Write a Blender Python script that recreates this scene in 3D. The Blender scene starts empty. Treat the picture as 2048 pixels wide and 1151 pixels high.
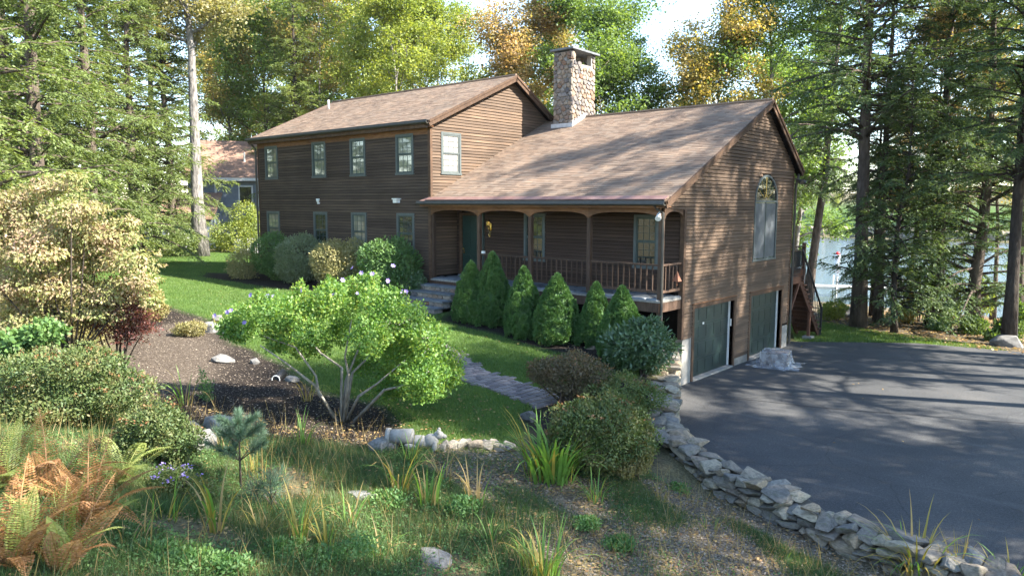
import bpy, bmesh, math, random
import numpy as np
from mathutils import Vector, Matrix
rnd = random.Random(7); RNG = np.random.default_rng(11)
sc = bpy.context.scene; COL = sc.collection

# ------------------------------------------------------------------ camera
CAM = np.array([9.8238, -18.3388, 5.068]); F = 1474.1; PC = np.array([1024.0, 575.5])
YAW, PIT, ROL = math.radians(41.197), math.radians(6.482), math.radians(-0.166)
fwd = np.array([-math.sin(YAW)*math.cos(PIT), math.cos(YAW)*math.cos(PIT), -math.sin(PIT)])
rgt0 = np.array([math.cos(YAW), math.sin(YAW), 0.0]); dwn0 = np.cross(fwd, rgt0)
rgt = math.cos(ROL)*rgt0 + math.sin(ROL)*dwn0; dwn = -math.sin(ROL)*rgt0 + math.cos(ROL)*dwn0
cd = bpy.data.cameras.new('camera'); cam = bpy.data.objects.new('camera', cd); COL.objects.link(cam)
cd.sensor_width = 36; cd.lens = F/2048*36; cd.clip_end = 3000; cd.clip_start = 0.1
mw = Matrix.Identity(4)
for i in range(3):
    mw[i][0] = rgt[i]; mw[i][1] = -dwn[i]; mw[i][2] = -fwd[i]; mw[i][3] = CAM[i]
cam.matrix_world = mw; sc.camera = cam
FH = np.array([-math.sin(YAW), math.cos(YAW), 0.0])          # level forward

# ------------------------------------------------------------------ sky, sun, exposure
SUN_EL, SUN_AZ = math.radians(39), math.radians(24)           # azimuth from +X towards +Y
world = bpy.data.worlds.new('World'); sc.world = world; world.use_nodes = True
nt = world.node_tree; bg = nt.nodes['Background']
sky = nt.nodes.new('ShaderNodeTexSky'); sky.sky_type = 'NISHITA'; sky.sun_disc = False
sky.sun_elevation = SUN_EL; sky.sun_rotation = math.pi/2 - SUN_AZ
sky.air_density = 1.0; sky.dust_density = 0.2; sky.ozone_density = 1.0
nt.links.new(sky.outputs[0], bg.inputs[0]); bg.inputs[1].default_value = 0.12
sd = bpy.data.lights.new('sun', 'SUN'); sd.energy = 5.0; sd.angle = math.radians(0.6); sd.color = (1.0, 0.93, 0.82)
sun = bpy.data.objects.new('sun', sd); COL.objects.link(sun)
sv = Vector((math.cos(SUN_EL)*math.cos(SUN_AZ), math.cos(SUN_EL)*math.sin(SUN_AZ), math.sin(SUN_EL)))
sun.rotation_euler = sv.to_track_quat('Z', 'Y').to_euler(); sun.location = (30, 15, 40)
vs = sc.view_settings; vs.view_transform = 'Standard'; vs.look = 'None'; vs.exposure = 2.32; vs.gamma = 1.0
vs.use_curve_mapping = False
sc.cycles.max_bounces = 6; sc.cycles.diffuse_bounces = 3; sc.cycles.glossy_bounces = 3
sc.cycles.transmission_bounces = 4; sc.cycles.transparent_max_bounces = 6
sc.cycles.use_denoising = True

# ------------------------------------------------------------------ terrain height
CP = np.array([
 (6,13,0),(.5,10,0),(12,12,0),(20,10,.1),(16,0,.1),(22,-8,.1),
 (4.3,-7,.1),(6.5,-7.9,.02),(9,-8.4,.05),(13,-8.6,.08),
 (6,-12,.35),(4.9,-12.2,.5),(1,-10.4,1.0),(3.1,-8.5,.62),(-1.5,-10.2,1.0),(-4.5,-9.8,1.25),(-7.3,-12,1.5),
 (.6,-13.4,1.1),(2.7,-16.5,2.0),(0,-18,2.4),(6,-16,1.2),(10,-14,.4),(14,-14,.3),(9.8,-18.3,1.2),(4,-22,2.5),(14,-22,1),
 (-3,-6,1.15),(-.3,-6.1,.95),(-8,-3,1.65),(-8,-7,1.45),(-15,-4,1.9),(-22,-4,1.95),(-30,0,2),(-33,3,2),(-12,-9,1.6),
 (-12,-13,1.8),(-20,-12,2.1),(-30,-12,2.3),(-40,0,2.2),(-40,-20,2.8),
 (-6.4,-2.1,1.6),(-3.7,-2.4,1.38),(-1.4,-2.2,1.3),(-.3,-2.3,1.2),(.35,-1.7,1.1),(.9,-4.2,.85),(1.8,-5.6,.68),
 (-17.3,-2.2,1.95),(-15.3,-2.2,2.02),(-12.7,-2.2,2.0),(-10.1,-2.1,1.92),(-12,-4.4,1.93),(-13,0,2.0),(-9,0,1.7),(-20,0,1.95),(-5,0,1.3),(-20,8,1.2),(-10,9,.3),(-2,9,-.05),(0,8,0),
 (-30,20,.8),(-10,20,-.6),(0,20,-.35),(5,19,-.3),(12,20,-.2),(-5,30,-1.4),(5,30,-1.3),(15,28,-1.1),(25,15,.2),
 (-10,36,-1.9),(5,36,-2.0),(20,36,-2),(-30,36,-1.6),(-45,30,1.0),(35,30,-1.0),(40,0,.5),(40,-25,1)], float)
_d = np.linalg.norm(CP[:, None, :2]-CP[None, :, :2], axis=2); _n = len(CP)
_A = np.zeros((_n+3, _n+3)); _A[:_n, :_n] = _d; _A[:_n, _n] = 1; _A[:_n, _n+1:] = CP[:, :2]; _A[_n:, :_n] = _A[:_n, _n:].T
_W = np.linalg.solve(_A, np.r_[CP[:, 2], 0, 0, 0])
def sstep(a, b, x):
    t = np.clip((x-a)/(b-a), 0, 1); return t*t*(3-2*t)
WALL = np.array([(.12,-.25,1.25),(1.05,-1.95,1.02),(2.0,-3.7,.86),(2.5,-4.75,.74),(3.2,-5.6,.7),(4.5,-6.3,.58),(6.5,-6.9,.5),(8.4,-7.15,.46),(11.5,-7.4,.42),(14,-7.5,.4)])
DRIVE = np.array([(-.2,-.2),(.12,-.25),(1.05,-1.95),(2.0,-3.7),(2.5,-4.75),(3.2,-5.6),(4.5,-6.3),(6.5,-6.9),(8.4,-7.15),(11.5,-7.4),(17,-7.8),
                  (17.5,0),(14.5,5.5),(10.5,9.6),(6.45,12.4),(3.4,11.8),(1.8,10.6),(.6,9.6),(-.1,9.0),(-.2,9.0)])
def inpoly(x, y, poly):
    x = np.asarray(x, float); y = np.asarray(y, float); c = np.zeros(x.shape, bool); n = len(poly)
    for i in range(n):
        x1, y1 = poly[i][:2]; x2, y2 = poly[(i+1) % n][:2]
        if y1 == y2: continue
        c ^= ((y1 > y) != (y2 > y)) & (x < (x2-x1)*(y-y1)/(y2-y1)+x1)
    return c
def distpoly(x, y, poly, closed=True):
    x = np.asarray(x, float); y = np.asarray(y, float); d = np.full(x.shape, 1e9); n = len(poly)
    for i in range(n if closed else n-1):
        a = np.array(poly[i][:2]); b = np.array(poly[(i+1) % n][:2]); ab = b-a; L = ab@ab
        t = np.clip(((x-a[0])*ab[0]+(y-a[1])*ab[1])/L, 0, 1)
        d = np.minimum(d, np.hypot(x-a[0]-t*ab[0], y-a[1]-t*ab[1]))
    return d
def Z(x, y):
    x = np.asarray(x, float); y = np.asarray(y, float); s = x.shape; xf = x.ravel(); yf = y.ravel()
    xc = np.clip(xf, -48, 42); yc = np.clip(yf, -28, 38)
    out = np.zeros(len(xf))
    for k in range(0, len(xf), 20000):
        sl = slice(k, k+20000)
        r = np.hypot(xc[sl, None]-CP[None, :, 0], yc[sl, None]-CP[None, :, 1])
        out[sl] = r@_W[:_n] + _W[_n] + _W[_n+1]*xc[sl] + _W[_n+2]*yc[sl]
    t = sstep(37, 46, yf); out = out*(1-t) + (-3.2)*t
    t = sstep(150, 157, yf); out = out*(1-t) + .2*t + 9*sstep(157, 260, yf)
    ins = inpoly(xf, yf, DRIVE); d = distpoly(xf, yf, DRIVE)
    sd_ = np.where(ins, d, -d)                                  # + inside
    w = sstep(-.32, -.12, sd_); base = out
    out = base*(1-w) + (-.03)*w
    return out.reshape(s)
def z1(x, y): return float(Z(np.array([x]), np.array([y]))[0])
def ray(px, py): 
    q = rgt*(px-PC[0])/F + dwn*(py-PC[1])/F + fwd; return q
def on_ground(px, py):
    r = ray(px, py); t = np.concatenate([np.linspace(4, 60, 700), np.linspace(60, 300, 300)])
    P = CAM + r*t[:, None]; h = P[:, 2]-Z(P[:, 0], P[:, 1]); k = np.argmax(h < 0)
    if h[k] >= 0: k = len(t)-1
    a = h[k-1]/(h[k-1]-h[k]+1e-9); p = P[k-1]*(1-a)+P[k]*a
    return np.array([p[0], p[1], z1(p[0], p[1])])
def on_depth(px, py, base, off=0.0):                            # vertical plane facing the camera through base
    r = ray(px, py); t = ((np.asarray(base)-CAM)@FH + off)/(r@FH); return CAM + r*t
def at_dist(px, d):
    r = ray(px, 420); r = r/np.hypot(r[0], r[1]); p = CAM + r*d; return np.array([p[0], p[1], z1(p[0], p[1])])

# ------------------------------------------------------------------ materials
M = {}
def newmat(name):
    m = bpy.data.materials.new(name); m.use_nodes = True; t = m.node_tree; M[name] = m
    return m, t, t.nodes['Principled BSDF']
def N(t, typ, **k):
    n = t.nodes.new(typ)
    for a, b in k.items():
        if a.startswith('i_'): n.inputs[a[2:].replace('_', ' ')].default_value = b
        else: setattr(n, a, b)
    return n
def ramp(t, fac, stops):
    r = t.nodes.new('ShaderNodeValToRGB'); e = r.color_ramp.elements
    while len(e) < len(stops): e.new(0.5)
    for q, (p, c) in zip(e, stops): q.position = p; q.color = (*c, 1)
    t.links.new(fac, r.inputs[0]); return r.outputs[0]
def mixc(t, fac, a, b, mode='MIX'):
    m = t.nodes.new('ShaderNodeMix'); m.data_type = 'RGBA'; m.blend_type = mode
    for s, v in ((0, fac), (6, a), (7, b)):
        if isinstance(v, bpy.types.NodeSocket): t.links.new(v, m.inputs[s])
        elif s == 0: m.inputs[0].default_value = v
        else: m.inputs[s].default_value = (*v, 1)
    return m.outputs[2]
def mth(t, op, a, b=0.0):
    m = t.nodes.new('ShaderNodeMath'); m.operation = op
    for i, v in enumerate((a, b)):
        if isinstance(v, bpy.types.NodeSocket): t.links.new(v, m.inputs[i])
        else: m.inputs[i].default_value = v
    return m.outputs[0]
def noise(t, scale, detail=4, coord='Object', vec=None, stretch=None, rough=.55):
    tc = t.nodes.new('ShaderNodeTexCoord'); o = tc.outputs[coord]
    if stretch:
        mp = t.nodes.new('ShaderNodeMapping'); mp.inputs['Scale'].default_value = stretch; t.links.new(o, mp.inputs[0]); o = mp.outputs[0]
    n = t.nodes.new('ShaderNodeTexNoise'); n.inputs['Scale'].default_value = scale; n.inputs['Detail'].default_value = detail
    n.inputs['Roughness'].default_value = rough
    t.links.new(o, n.inputs['Vector']); return n.outputs['Fac']
def bump(t, b, h, dist=.01, st=.5):
    n = t.nodes.new('ShaderNodeBump'); n.inputs['Distance'].default_value = dist; n.inputs['Strength'].default_value = st
    t.links.new(h, n.inputs['Height']); t.links.new(n.outputs[0], b.inputs['Normal'])
def rand_obj(t): return t.nodes.new('ShaderNodeObjectInfo').outputs['Random']
def rand_isl(t): return t.nodes.new('ShaderNodeNewGeometry').outputs['Random Per Island']
def simple(name, col, rough=.7, metal=0, var=.25, scale=6, bumpd=0, stretch=None, spec=.3, objvar=0):
    m, t, b = newmat(name); b.inputs['Roughness'].default_value = rough; b.inputs['Metallic'].default_value = metal
    b.inputs['Specular IOR Level'].default_value = spec
    n = noise(t, scale, 5, stretch=stretch)
    c = ramp(t, n, [(.3, tuple(x*(1-var) for x in col)), (.7, tuple(min(1, x*(1+var)) for x in col))])
    if objvar:
        c = mixc(t, 1.0, c, ramp(t, rand_obj(t), [(0, (1-objvar,)*3), (1, (1+objvar,)*3)]), 'MULTIPLY')
    t.links.new(c, b.inputs['Base Color'])
    if bumpd: bump(t, b, noise(t, scale*4, 4, stretch=stretch), bumpd)
    return m
def woodmat(name, c1, c2, c3, stretch, rough=.75, dark=(.030,.020,.014)):
    m, t, b = newmat(name); b.inputs['Roughness'].default_value = rough; b.inputs['Specular IOR Level'].default_value = .22
    g = noise(t, 9, 6, stretch=stretch); big = noise(t, .55, 3)
    c = ramp(t, g, [(.28, c1), (.52, c2), (.75, c3)])
    c = mixc(t, 1.0, c, ramp(t, rand_obj(t), [(0, (.72, .70, .68)), (.5, (1, 1, 1)), (1, (1.25, 1.2, 1.14))]), 'MULTIPLY')
    st = ramp(t, big, [(.42, (0, 0, 0)), (.68, (1, 1, 1))])
    c = mixc(t, mth(t, 'MULTIPLY', st, .45), c, dark)
    t.links.new(c, b.inputs['Base Color']); bump(t, b, g, .004, .5)
    return m
woodmat('siding_x', (.046,.033,.024), (.075,.054,.040), (.110,.081,.060), (.12, 6, 6))
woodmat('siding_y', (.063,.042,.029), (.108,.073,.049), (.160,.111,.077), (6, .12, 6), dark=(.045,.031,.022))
woodmat('siding_porch', (.034,.021,.015), (.055,.034,.024), (.080,.050,.035), (.12, 6, 6))  # redder unfaded stain, darkened further for the shade under the porch roof
woodmat('trim_wood', (.060,.036,.023), (.09,.054,.034), (.12,.074,.046), (1, 1, 1))
woodmat('frieze_wood', (.14,.065,.032), (.19,.095,.048), (.25,.13,.07), (.5, 2, 2))
woodmat('post_wood', (.055,.034,.024), (.085,.054,.038), (.12,.08,.058), (3, 3, .3))
woodmat('deck_wood', (.09,.04,.025), (.13,.06,.038), (.17,.085,.055), (2, 2, 2))
simple('void', (.012,.010,.009), 1, var=.1, spec=0)  # near-black, so gaps between siding boards show as painted-in shade
simple('gutter', (.055,.05,.042), .45, var=.15, spec=.4)
simple('bluestone', (.15,.165,.175), .8, var=.3, scale=5, bumpd=.004, objvar=.3)
simple('concrete', (.25,.24,.22), .9, var=.25, scale=4, bumpd=.004)
simple('mortar', (.27,.25,.22), .95, var=.2, scale=12, bumpd=.006)
simple('window_green', (.045,.065,.06), .5, var=.1)
simple('window_trim', (.085,.10,.098), .5, var=.12)
simple('sash_white', (.5,.5,.46), .5, var=.1)
simple('garage_green', (.012,.026,.024), .38, var=.2, scale=3, spec=.5)
simple('door_green', (.008,.028,.022), .4, var=.15, spec=.5)
simple('brass', (.75,.52,.18), .25, metal=1, var=.1)
simple('white_plastic', (.72,.72,.70), .45, var=.06)
simple('pipe_white', (.75,.75,.72), .5, var=.1)
simple('rust_iron', (.22,.09,.05), .6, var=.3)
simple('galvanised', (.42,.44,.46), .4, metal=.7, var=.2)
simple('lead_flash', (.52,.55,.58), .5, metal=.3, var=.15)
simple('black_rail', (.03,.03,.03), .5, var=.1)
simple('rock', (.16,.155,.145), .92, var=.4, scale=5, bumpd=.012, objvar=.35)
simple('statue_stone', (.24,.235,.215), .9, var=.25, scale=12, bumpd=.004)
simple('brown_brick', (.075,.05,.042), .8, var=.3)
simple('grey_siding', (.15,.18,.22), .8, var=.12, scale=3, objvar=.08)
simple('grey_trim', (.55,.56,.56), .7, var=.1)
simple('neighbour_roof', (.24,.15,.11), .9, var=.25, scale=5)
simple('dock_grey', (.62,.62,.60), .7, var=.12)
simple('buoy_red', (.6,.03,.03), .4, var=.1)
simple('rust_brown_leafpile', (.28,.11,.04), .9, var=.4, scale=30)

def fieldstone(name, cols):
    m, t, b = newmat(name); b.inputs['Roughness'].default_value = .9; b.inputs['Specular IOR Level'].default_value = .2
    c = ramp(t, rand_obj(t), [(i/(len(cols)-1), q) for i, q in enumerate(cols)])
    n = noise(t, 7, 6); c = mixc(t, 1.0, c, ramp(t, n, [(.25, (.55,.55,.55)), (.5, (1,1,1)), (.75, (1.4,1.38,1.3))]), 'MULTIPLY')
    l = ramp(t, noise(t, 2.6, 5), [(.56, (0,0,0)), (.68, (1,1,1))])
    if name == 'wall_stone': c = mixc(t, mth(t, 'MULTIPLY', l, .55), c, (.075,.085,.03))
    t.links.new(c, b.inputs['Base Color']); bump(t, b, noise(t, 14, 6), .02, .6)
fieldstone('wall_stone', [(.12,.11,.095), (.20,.18,.15), (.15,.143,.13), (.27,.215,.15), (.18,.15,.12), (.32,.28,.21), (.15,.15,.145)])
fieldstone('chimney_stone', [(.21,.14,.10), (.24,.20,.165), (.11,.105,.11), (.29,.245,.195), (.19,.11,.07), (.21,.195,.19), (.31,.26,.205), (.14,.125,.12)])

m, t, b = newmat('shingle'); b.inputs['Roughness'].default_value = .92; b.inputs['Specular IOR Level'].default_value = .2
c = ramp(t, rand_isl(t), [(0, (.138,.100,.074)), (.3, (.182,.131,.096)), (.55, (.212,.150,.105)), (.8, (.190,.147,.112)), (1, (.245,.180,.128))])
c = mixc(t, 1.0, c, ramp(t, noise(t, .8, 4), [(.3, (.8,.8,.82)), (.7, (1.15,1.12,1.1))]), 'MULTIPLY')
c = mixc(t, 1.0, c, ramp(t, noise(t, 60, 2), [(.3, (.9,.9,.9)), (.7, (1.1,1.1,1.1))]), 'MULTIPLY')
t.links.new(c, b.inputs['Base Color'])

m, t, b = newmat('copper_edge'); b.inputs['Roughness'].default_value = .6; b.inputs['Metallic'].default_value = .2
t.links.new(ramp(t, noise(t, 2.5, 4), [(.3, (.17,.085,.07)), (.7, (.26,.16,.135))]), b.inputs['Base Color'])

m, t, b = newmat('paver'); b.inputs['Roughness'].default_value = .9
c = ramp(t, rand_obj(t), [(0, (.12,.10,.10)), (.5, (.19,.165,.155)), (1, (.26,.21,.19))])
t.links.new(mixc(t, 1.0, c, ramp(t, noise(t, 15, 5), [(.3, (.7,.7,.7)), (.7, (1.2,1.2,1.2))]), 'MULTIPLY'), b.inputs['Base Color'])

# asphalt: aggregate speckle, faded patches, faint tyre marks
m, t, b = newmat('asphalt'); b.inputs['Specular IOR Level'].default_value = .35
c = ramp(t, noise(t, .35, 5), [(.3, (.034,.036,.038)), (.55, (.054,.055,.056)), (.75, (.080,.078,.075))])
c = mixc(t, 1.0, c, ramp(t, noise(t, 60, 3), [(.3, (.55,.55,.55)), (.5, (1,1,1)), (.72, (1.9,1.85,1.8))]), 'MULTIPLY')
c = mixc(t, 1.0, c, ramp(t, noise(t, 22, 4), [(.3, (.72,.72,.72)), (.7, (1.3,1.3,1.3))]), 'MULTIPLY')
vo = t.nodes.new('ShaderNodeTexVoronoi'); vo.feature = 'DISTANCE_TO_EDGE'; vo.inputs['Scale'].default_value = .42
tcv = t.nodes.new('ShaderNodeTexCoord'); nv = t.nodes.new('ShaderNodeTexNoise'); nv.inputs['Scale'].default_value = 1.5; t.links.new(tcv.outputs['Object'], nv.inputs['Vector'])
t.links.new(mixc(t, .25, tcv.outputs['Object'], nv.outputs['Color']), vo.inputs['Vector'])
c = mixc(t, ramp(t, vo.outputs['Distance'], [(0, (.55,)*3), (.006, (0,0,0))]), c, (.018,.018,.019))
sc1 = ramp(t, noise(t, 1.1, 6, stretch=(.35, 1.6, 1)), [(.58, (0,0,0)), (.75, (1,1,1))])
c = mixc(t, mth(t, 'MULTIPLY', sc1, .5), c, (.12,.12,.115))
sc2 = ramp(t, noise(t, 9, 6, stretch=(1, 1.4, 1)), [(.64, (0,0,0)), (.74, (1,1,1))])
c = mixc(t, mth(t, 'MULTIPLY', sc2, .5), c, (.22,.22,.21))
t.links.new(c, b.inputs['Base Color'])
t.links.new(ramp(t, noise(t, .6, 4), [(.3, (.72,)*3), (.7, (.92,)*3)]), b.inputs['Roughness'])
bump(t, b, noise(t, 90, 3), .006, .7)

# ground: zones by vertex attribute (r lawn, g mulch, b litter)
m, t, b = newmat('ground'); b.inputs['Roughness'].default_value = 1; b.inputs['Specular IOR Level'].default_value = .1
at = t.nodes.new('ShaderNodeAttribute'); at.attribute_name = 'zone'
sp = t.nodes.new('ShaderNodeSeparateColor'); t.links.new(at.outputs['Color'], sp.inputs[0])
fine = noise(t, 22, 6); mid = noise(t, 2.2, 5)
rough = mixc(t, mid, (.080,.088,.038), (.15,.12,.08))
rough = mixc(t, 1.0, rough, ramp(t, fine, [(.3, (.5,.5,.5)), (.7, (1.5,1.45,1.4))]), 'MULTIPLY')
lawn = ramp(t, mid, [(.3, (.042,.085,.018)), (.7, (.072,.125,.027))])
mulch = ramp(t, fine, [(.3, (.010,.008,.007)), (.6, (.030,.024,.020)), (.8, (.085,.068,.052))])
lit = ramp(t, fine, [(.28, (.06,.045,.032)), (.5, (.155,.122,.092)), (.72, (.29,.24,.19))])
c = mixc(t, sp.outputs[0], rough, lawn); c = mixc(t, sp.outputs[1], c, mulch); c = mixc(t, sp.outputs[2], c, lit)
t.links.new(c, b.inputs['Base Color']); bump(t, b, noise(t, 30, 6), .03, .7)

m, t, b = newmat('water'); b.inputs['Base Color'].default_value = (.035,.055,.06, 1); b.inputs['Roughness'].default_value = .12
b.inputs['Specular IOR Level'].default_value = .6
bump(t, b, noise(t, 1.2, 5, stretch=(1, 2.2, 1)), .25, .5)

def barkmat(name, c1, c2, sc_=8):
    m, t, b = newmat(name); b.inputs['Roughness'].default_value = .95; b.inputs['Specular IOR Level'].default_value = .15
    n = noise(t, sc_, 6, stretch=(1, 1, .3))
    c = ramp(t, n, [(.3, c1), (.7, c2)]); l = ramp(t, noise(t, 1.3, 4), [(.5, (0,0,0)), (.75, (1,1,1))])
    c = mixc(t, mth(t, 'MULTIPLY', l, .35), c, tuple(x*1.6 for x in c2))
    t.links.new(c, b.inputs['Base Color']); bump(t, b, n, .09, 1.0)
barkmat('bark_brown', (.045,.034,.026), (.13,.105,.085)); barkmat('bark_grey', (.06,.055,.05), (.27,.25,.23))
barkmat('bark_pale', (.16,.14,.11), (.34,.31,.26), 14); barkmat('bark_dark', (.025,.02,.017), (.07,.058,.048))
def leafmat(name, cols, trans=.35, clump=.55, spec=.025, rough=.6, cs=.7):
    m = bpy.data.materials.new(name); m.use_nodes = True; t = m.node_tree; t.nodes.clear(); M[name] = m
    out = t.nodes.new('ShaderNodeOutputMaterial')
    f = mth(t, 'ADD', mth(t, 'MULTIPLY', rand_isl(t), 1-clump), mth(t, 'MULTIPLY', ramp(t, noise(t, cs, 3), [(.3, (0,0,0)), (.7, (1,1,1))]), clump))
    c = ramp(t, f, [(i/(len(cols)-1), q) for i, q in enumerate(cols)])
    c = mixc(t, 1.0, c, ramp(t, rand_obj(t), [(0, (.85,.87,.85)), (1, (1.13,1.1,1.05))]), 'MULTIPLY')
    d = t.nodes.new('ShaderNodeBsdfDiffuse'); tr = t.nodes.new('ShaderNodeBsdfTranslucent'); g = t.nodes.new('ShaderNodeBsdfGlossy')
    g.inputs['Roughness'].default_value = rough; g.inputs['Color'].default_value = (.9,.95,1,1)
    t.links.new(c, d.inputs[0]); tc = mixc(t, 1.0, c, (1.25,1.2,.6), 'MULTIPLY'); t.links.new(tc, tr.inputs[0])
    m1 = t.nodes.new('ShaderNodeMixShader'); m1.inputs[0].default_value = trans
    t.links.new(d.outputs[0], m1.inputs[1]); t.links.new(tr.outputs[0], m1.inputs[2])
    m2 = t.nodes.new('ShaderNodeMixShader'); m2.inputs[0].default_value = spec
    t.links.new(m1.outputs[0], m2.inputs[1]); t.links.new(g.outputs[0], m2.inputs[2]); t.links.new(m2.outputs[0], out.inputs[0])
G = leafmat
G('hemlock_dark', [(0.052,0.088,0.041), (0.098,0.150,0.060), (0.156,0.219,0.078)], trans=.45)
G('hemlock_light', [(0.087,0.130,0.036), (0.161,0.215,0.061), (0.248,0.300,0.100)], trans=.45)
G('leaf_green', [(0.078,0.140,0.034), (0.138,0.220,0.048), (0.248,0.320,0.080)], trans=.5)
G('leaf_yellow', [(0.119,0.184,0.040), (0.246,0.301,0.055), (0.383,0.388,0.085)], trans=.5)
G('leaf_mixed', [(.110,.165,.045), (.230,.250,.075), (.40,.28,.11), (.26,.25,.08)], trans=.5)
G('leaf_orange', [(0.209,0.220,0.077), (0.437,0.320,0.143), (0.551,0.330,0.187)], trans=.5)
G('leaf_gold', [(0.228,0.247,0.066), (0.437,0.351,0.099), (0.551,0.361,0.154)], trans=.5)
G('leaf_oak', [(0.162,0.190,0.070), (0.275,0.270,0.120), (0.342,0.290,0.160)], trans=.45)
G('spruce', [(0.039,0.091,0.025), (0.066,0.144,0.036), (0.105,0.196,0.047)], trans=.2, cs=3)
G('rhodo', [(0.032,0.072,0.029), (0.064,0.122,0.043), (0.108,0.180,0.064)], trans=.2, spec=.06, rough=.45, cs=2)
G('box_green', [(0.049,0.109,0.031), (0.096,0.184,0.049), (0.149,0.245,0.062)], trans=.3, cs=2)
G('box_grey', [(0.110,0.151,0.081), (0.182,0.222,0.121), (0.261,0.302,0.171)], trans=.3, cs=2)
G('box_yellow_sungold', [(0.161,0.184,0.064), (0.323,0.292,0.120), (0.475,0.389,0.184)], trans=.3, cs=2)
G('hibiscus_leaf', [(.060,.150,.026), (.105,.220,.040), (.18,.300,.055), (.33,.34,.06)], trans=.5, cs=1.5, clump=.4)
G('dogwood_leaf', [(.14,.20,.05), (.26,.28,.10), (.36,.27,.165), (.38,.22,.18)], trans=.4, cs=1.2)
G('red_leaf', [(.055,.022,.016), (.115,.032,.026), (.18,.065,.045), (.12,.12,.045)], trans=.4, cs=2.5)
G('spirea', [(.055,.100,.030), (.095,.145,.042), (.155,.175,.058), (.24,.16,.065)], trans=.35, cs=2.5, clump=.6)
G('spirea_brown', [(0.077,0.077,0.039), (0.126,0.101,0.056), (0.182,0.119,0.070)], trans=.35, cs=2.5)
G('seedhead', [(.16,.075,.035), (.27,.14,.06), (.20,.11,.06)], trans=.3, cs=4)
G('weed_green', [(0.061,0.146,0.043), (0.112,0.225,0.062), (0.203,0.293,0.088)], trans=.4, cs=3)
G('weed_yellow', [(0.163,0.175,0.056), (0.300,0.263,0.100), (0.375,0.300,0.150)], trans=.4, cs=2.5)
G('pine_needle', [(.045,.095,.060), (.075,.135,.085), (.11,.165,.11)], trans=.25, cs=4)
G('fern_green', [(0.156,0.221,0.052), (0.286,0.325,0.091), (0.416,0.390,0.143)], trans=.45, cs=3)
G('fern_brown', [(0.208,0.098,0.039), (0.351,0.176,0.072), (0.468,0.286,0.130)], trans=.4, cs=3)
G('blade_green', [(0.086,0.195,0.034), (0.156,0.296,0.055), (0.266,0.390,0.086)], trans=.45, cs=4)
G('blade_dry', [(0.260,0.189,0.072), (0.390,0.273,0.117), (0.351,0.312,0.091)], trans=.4, cs=4)
G('blade_gold', [(0.208,0.208,0.039), (0.364,0.299,0.065), (0.429,0.273,0.078)], trans=.4, cs=4)
G('lawn_blade', [(.058,.118,.020), (.100,.170,.032), (.165,.225,.055)], trans=.4, cs=.6)
G('rough_blade', [(.045,.105,.030), (.085,.150,.045), (.17,.175,.065)], trans=.4, cs=.8)
G('litter_leaf', [(0.144,0.084,0.042), (0.300,0.192,0.084), (0.432,0.312,0.132), (0.264,0.120,0.060)], trans=.25, clump=.1)
G('wood_chip', [(.11,.085,.062), (.22,.175,.135), (.36,.30,.24)], trans=0, clump=.1, spec=.02)
G('petal', [(0.160,0.112,0.440), (0.272,0.208,0.560), (0.400,0.304,0.576)], trans=.3, clump=.1)

def glassmat(name, col, rough=.04):
    m, t, b = newmat(name); b.inputs['Roughness'].default_value = rough; b.inputs['Specular IOR Level'].default_value = 1.0
    b.inputs['Coat Weight'].default_value = .8; b.inputs['Coat Roughness'].default_value = .03
    n = noise(t, 3, 4, stretch=(1.5, 1.5, .5))
    t.links.new(ramp(t, n, [(.3, tuple(x*.7 for x in col)), (.7, tuple(x*1.3 for x in col))]), b.inputs['Base Color'])
    bump(t, b, noise(t, 2.2, 2), .006, .35)
glassmat('glass_dark', (.018,.022,.022)); glassmat('glass_curtain', (.16,.17,.14)); glassmat('glass_white', (.26,.255,.235))
m, t, b = newmat('plastic_film'); b.inputs['Base Color'].default_value = (.85,.88,.92,1); b.inputs['Roughness'].default_value = .18
b.inputs['Alpha'].default_value = 1
tb = t.nodes.new('ShaderNodeBsdfTransparent'); mx = t.nodes.new('ShaderNodeMixShader')
t.links.new(ramp(t, noise(t, 4, 3), [(.35, (.12,)*3), (.65, (.40,)*3)]), mx.inputs[0])
t.links.new(tb.outputs[0], mx.inputs[1]); t.links.new(b.outputs[0], mx.inputs[2]); t.links.new(mx.outputs[0], t.nodes['Material Output'].inputs[0])
bump(t, b, noise(t, 5, 3), .02, .4)

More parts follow.
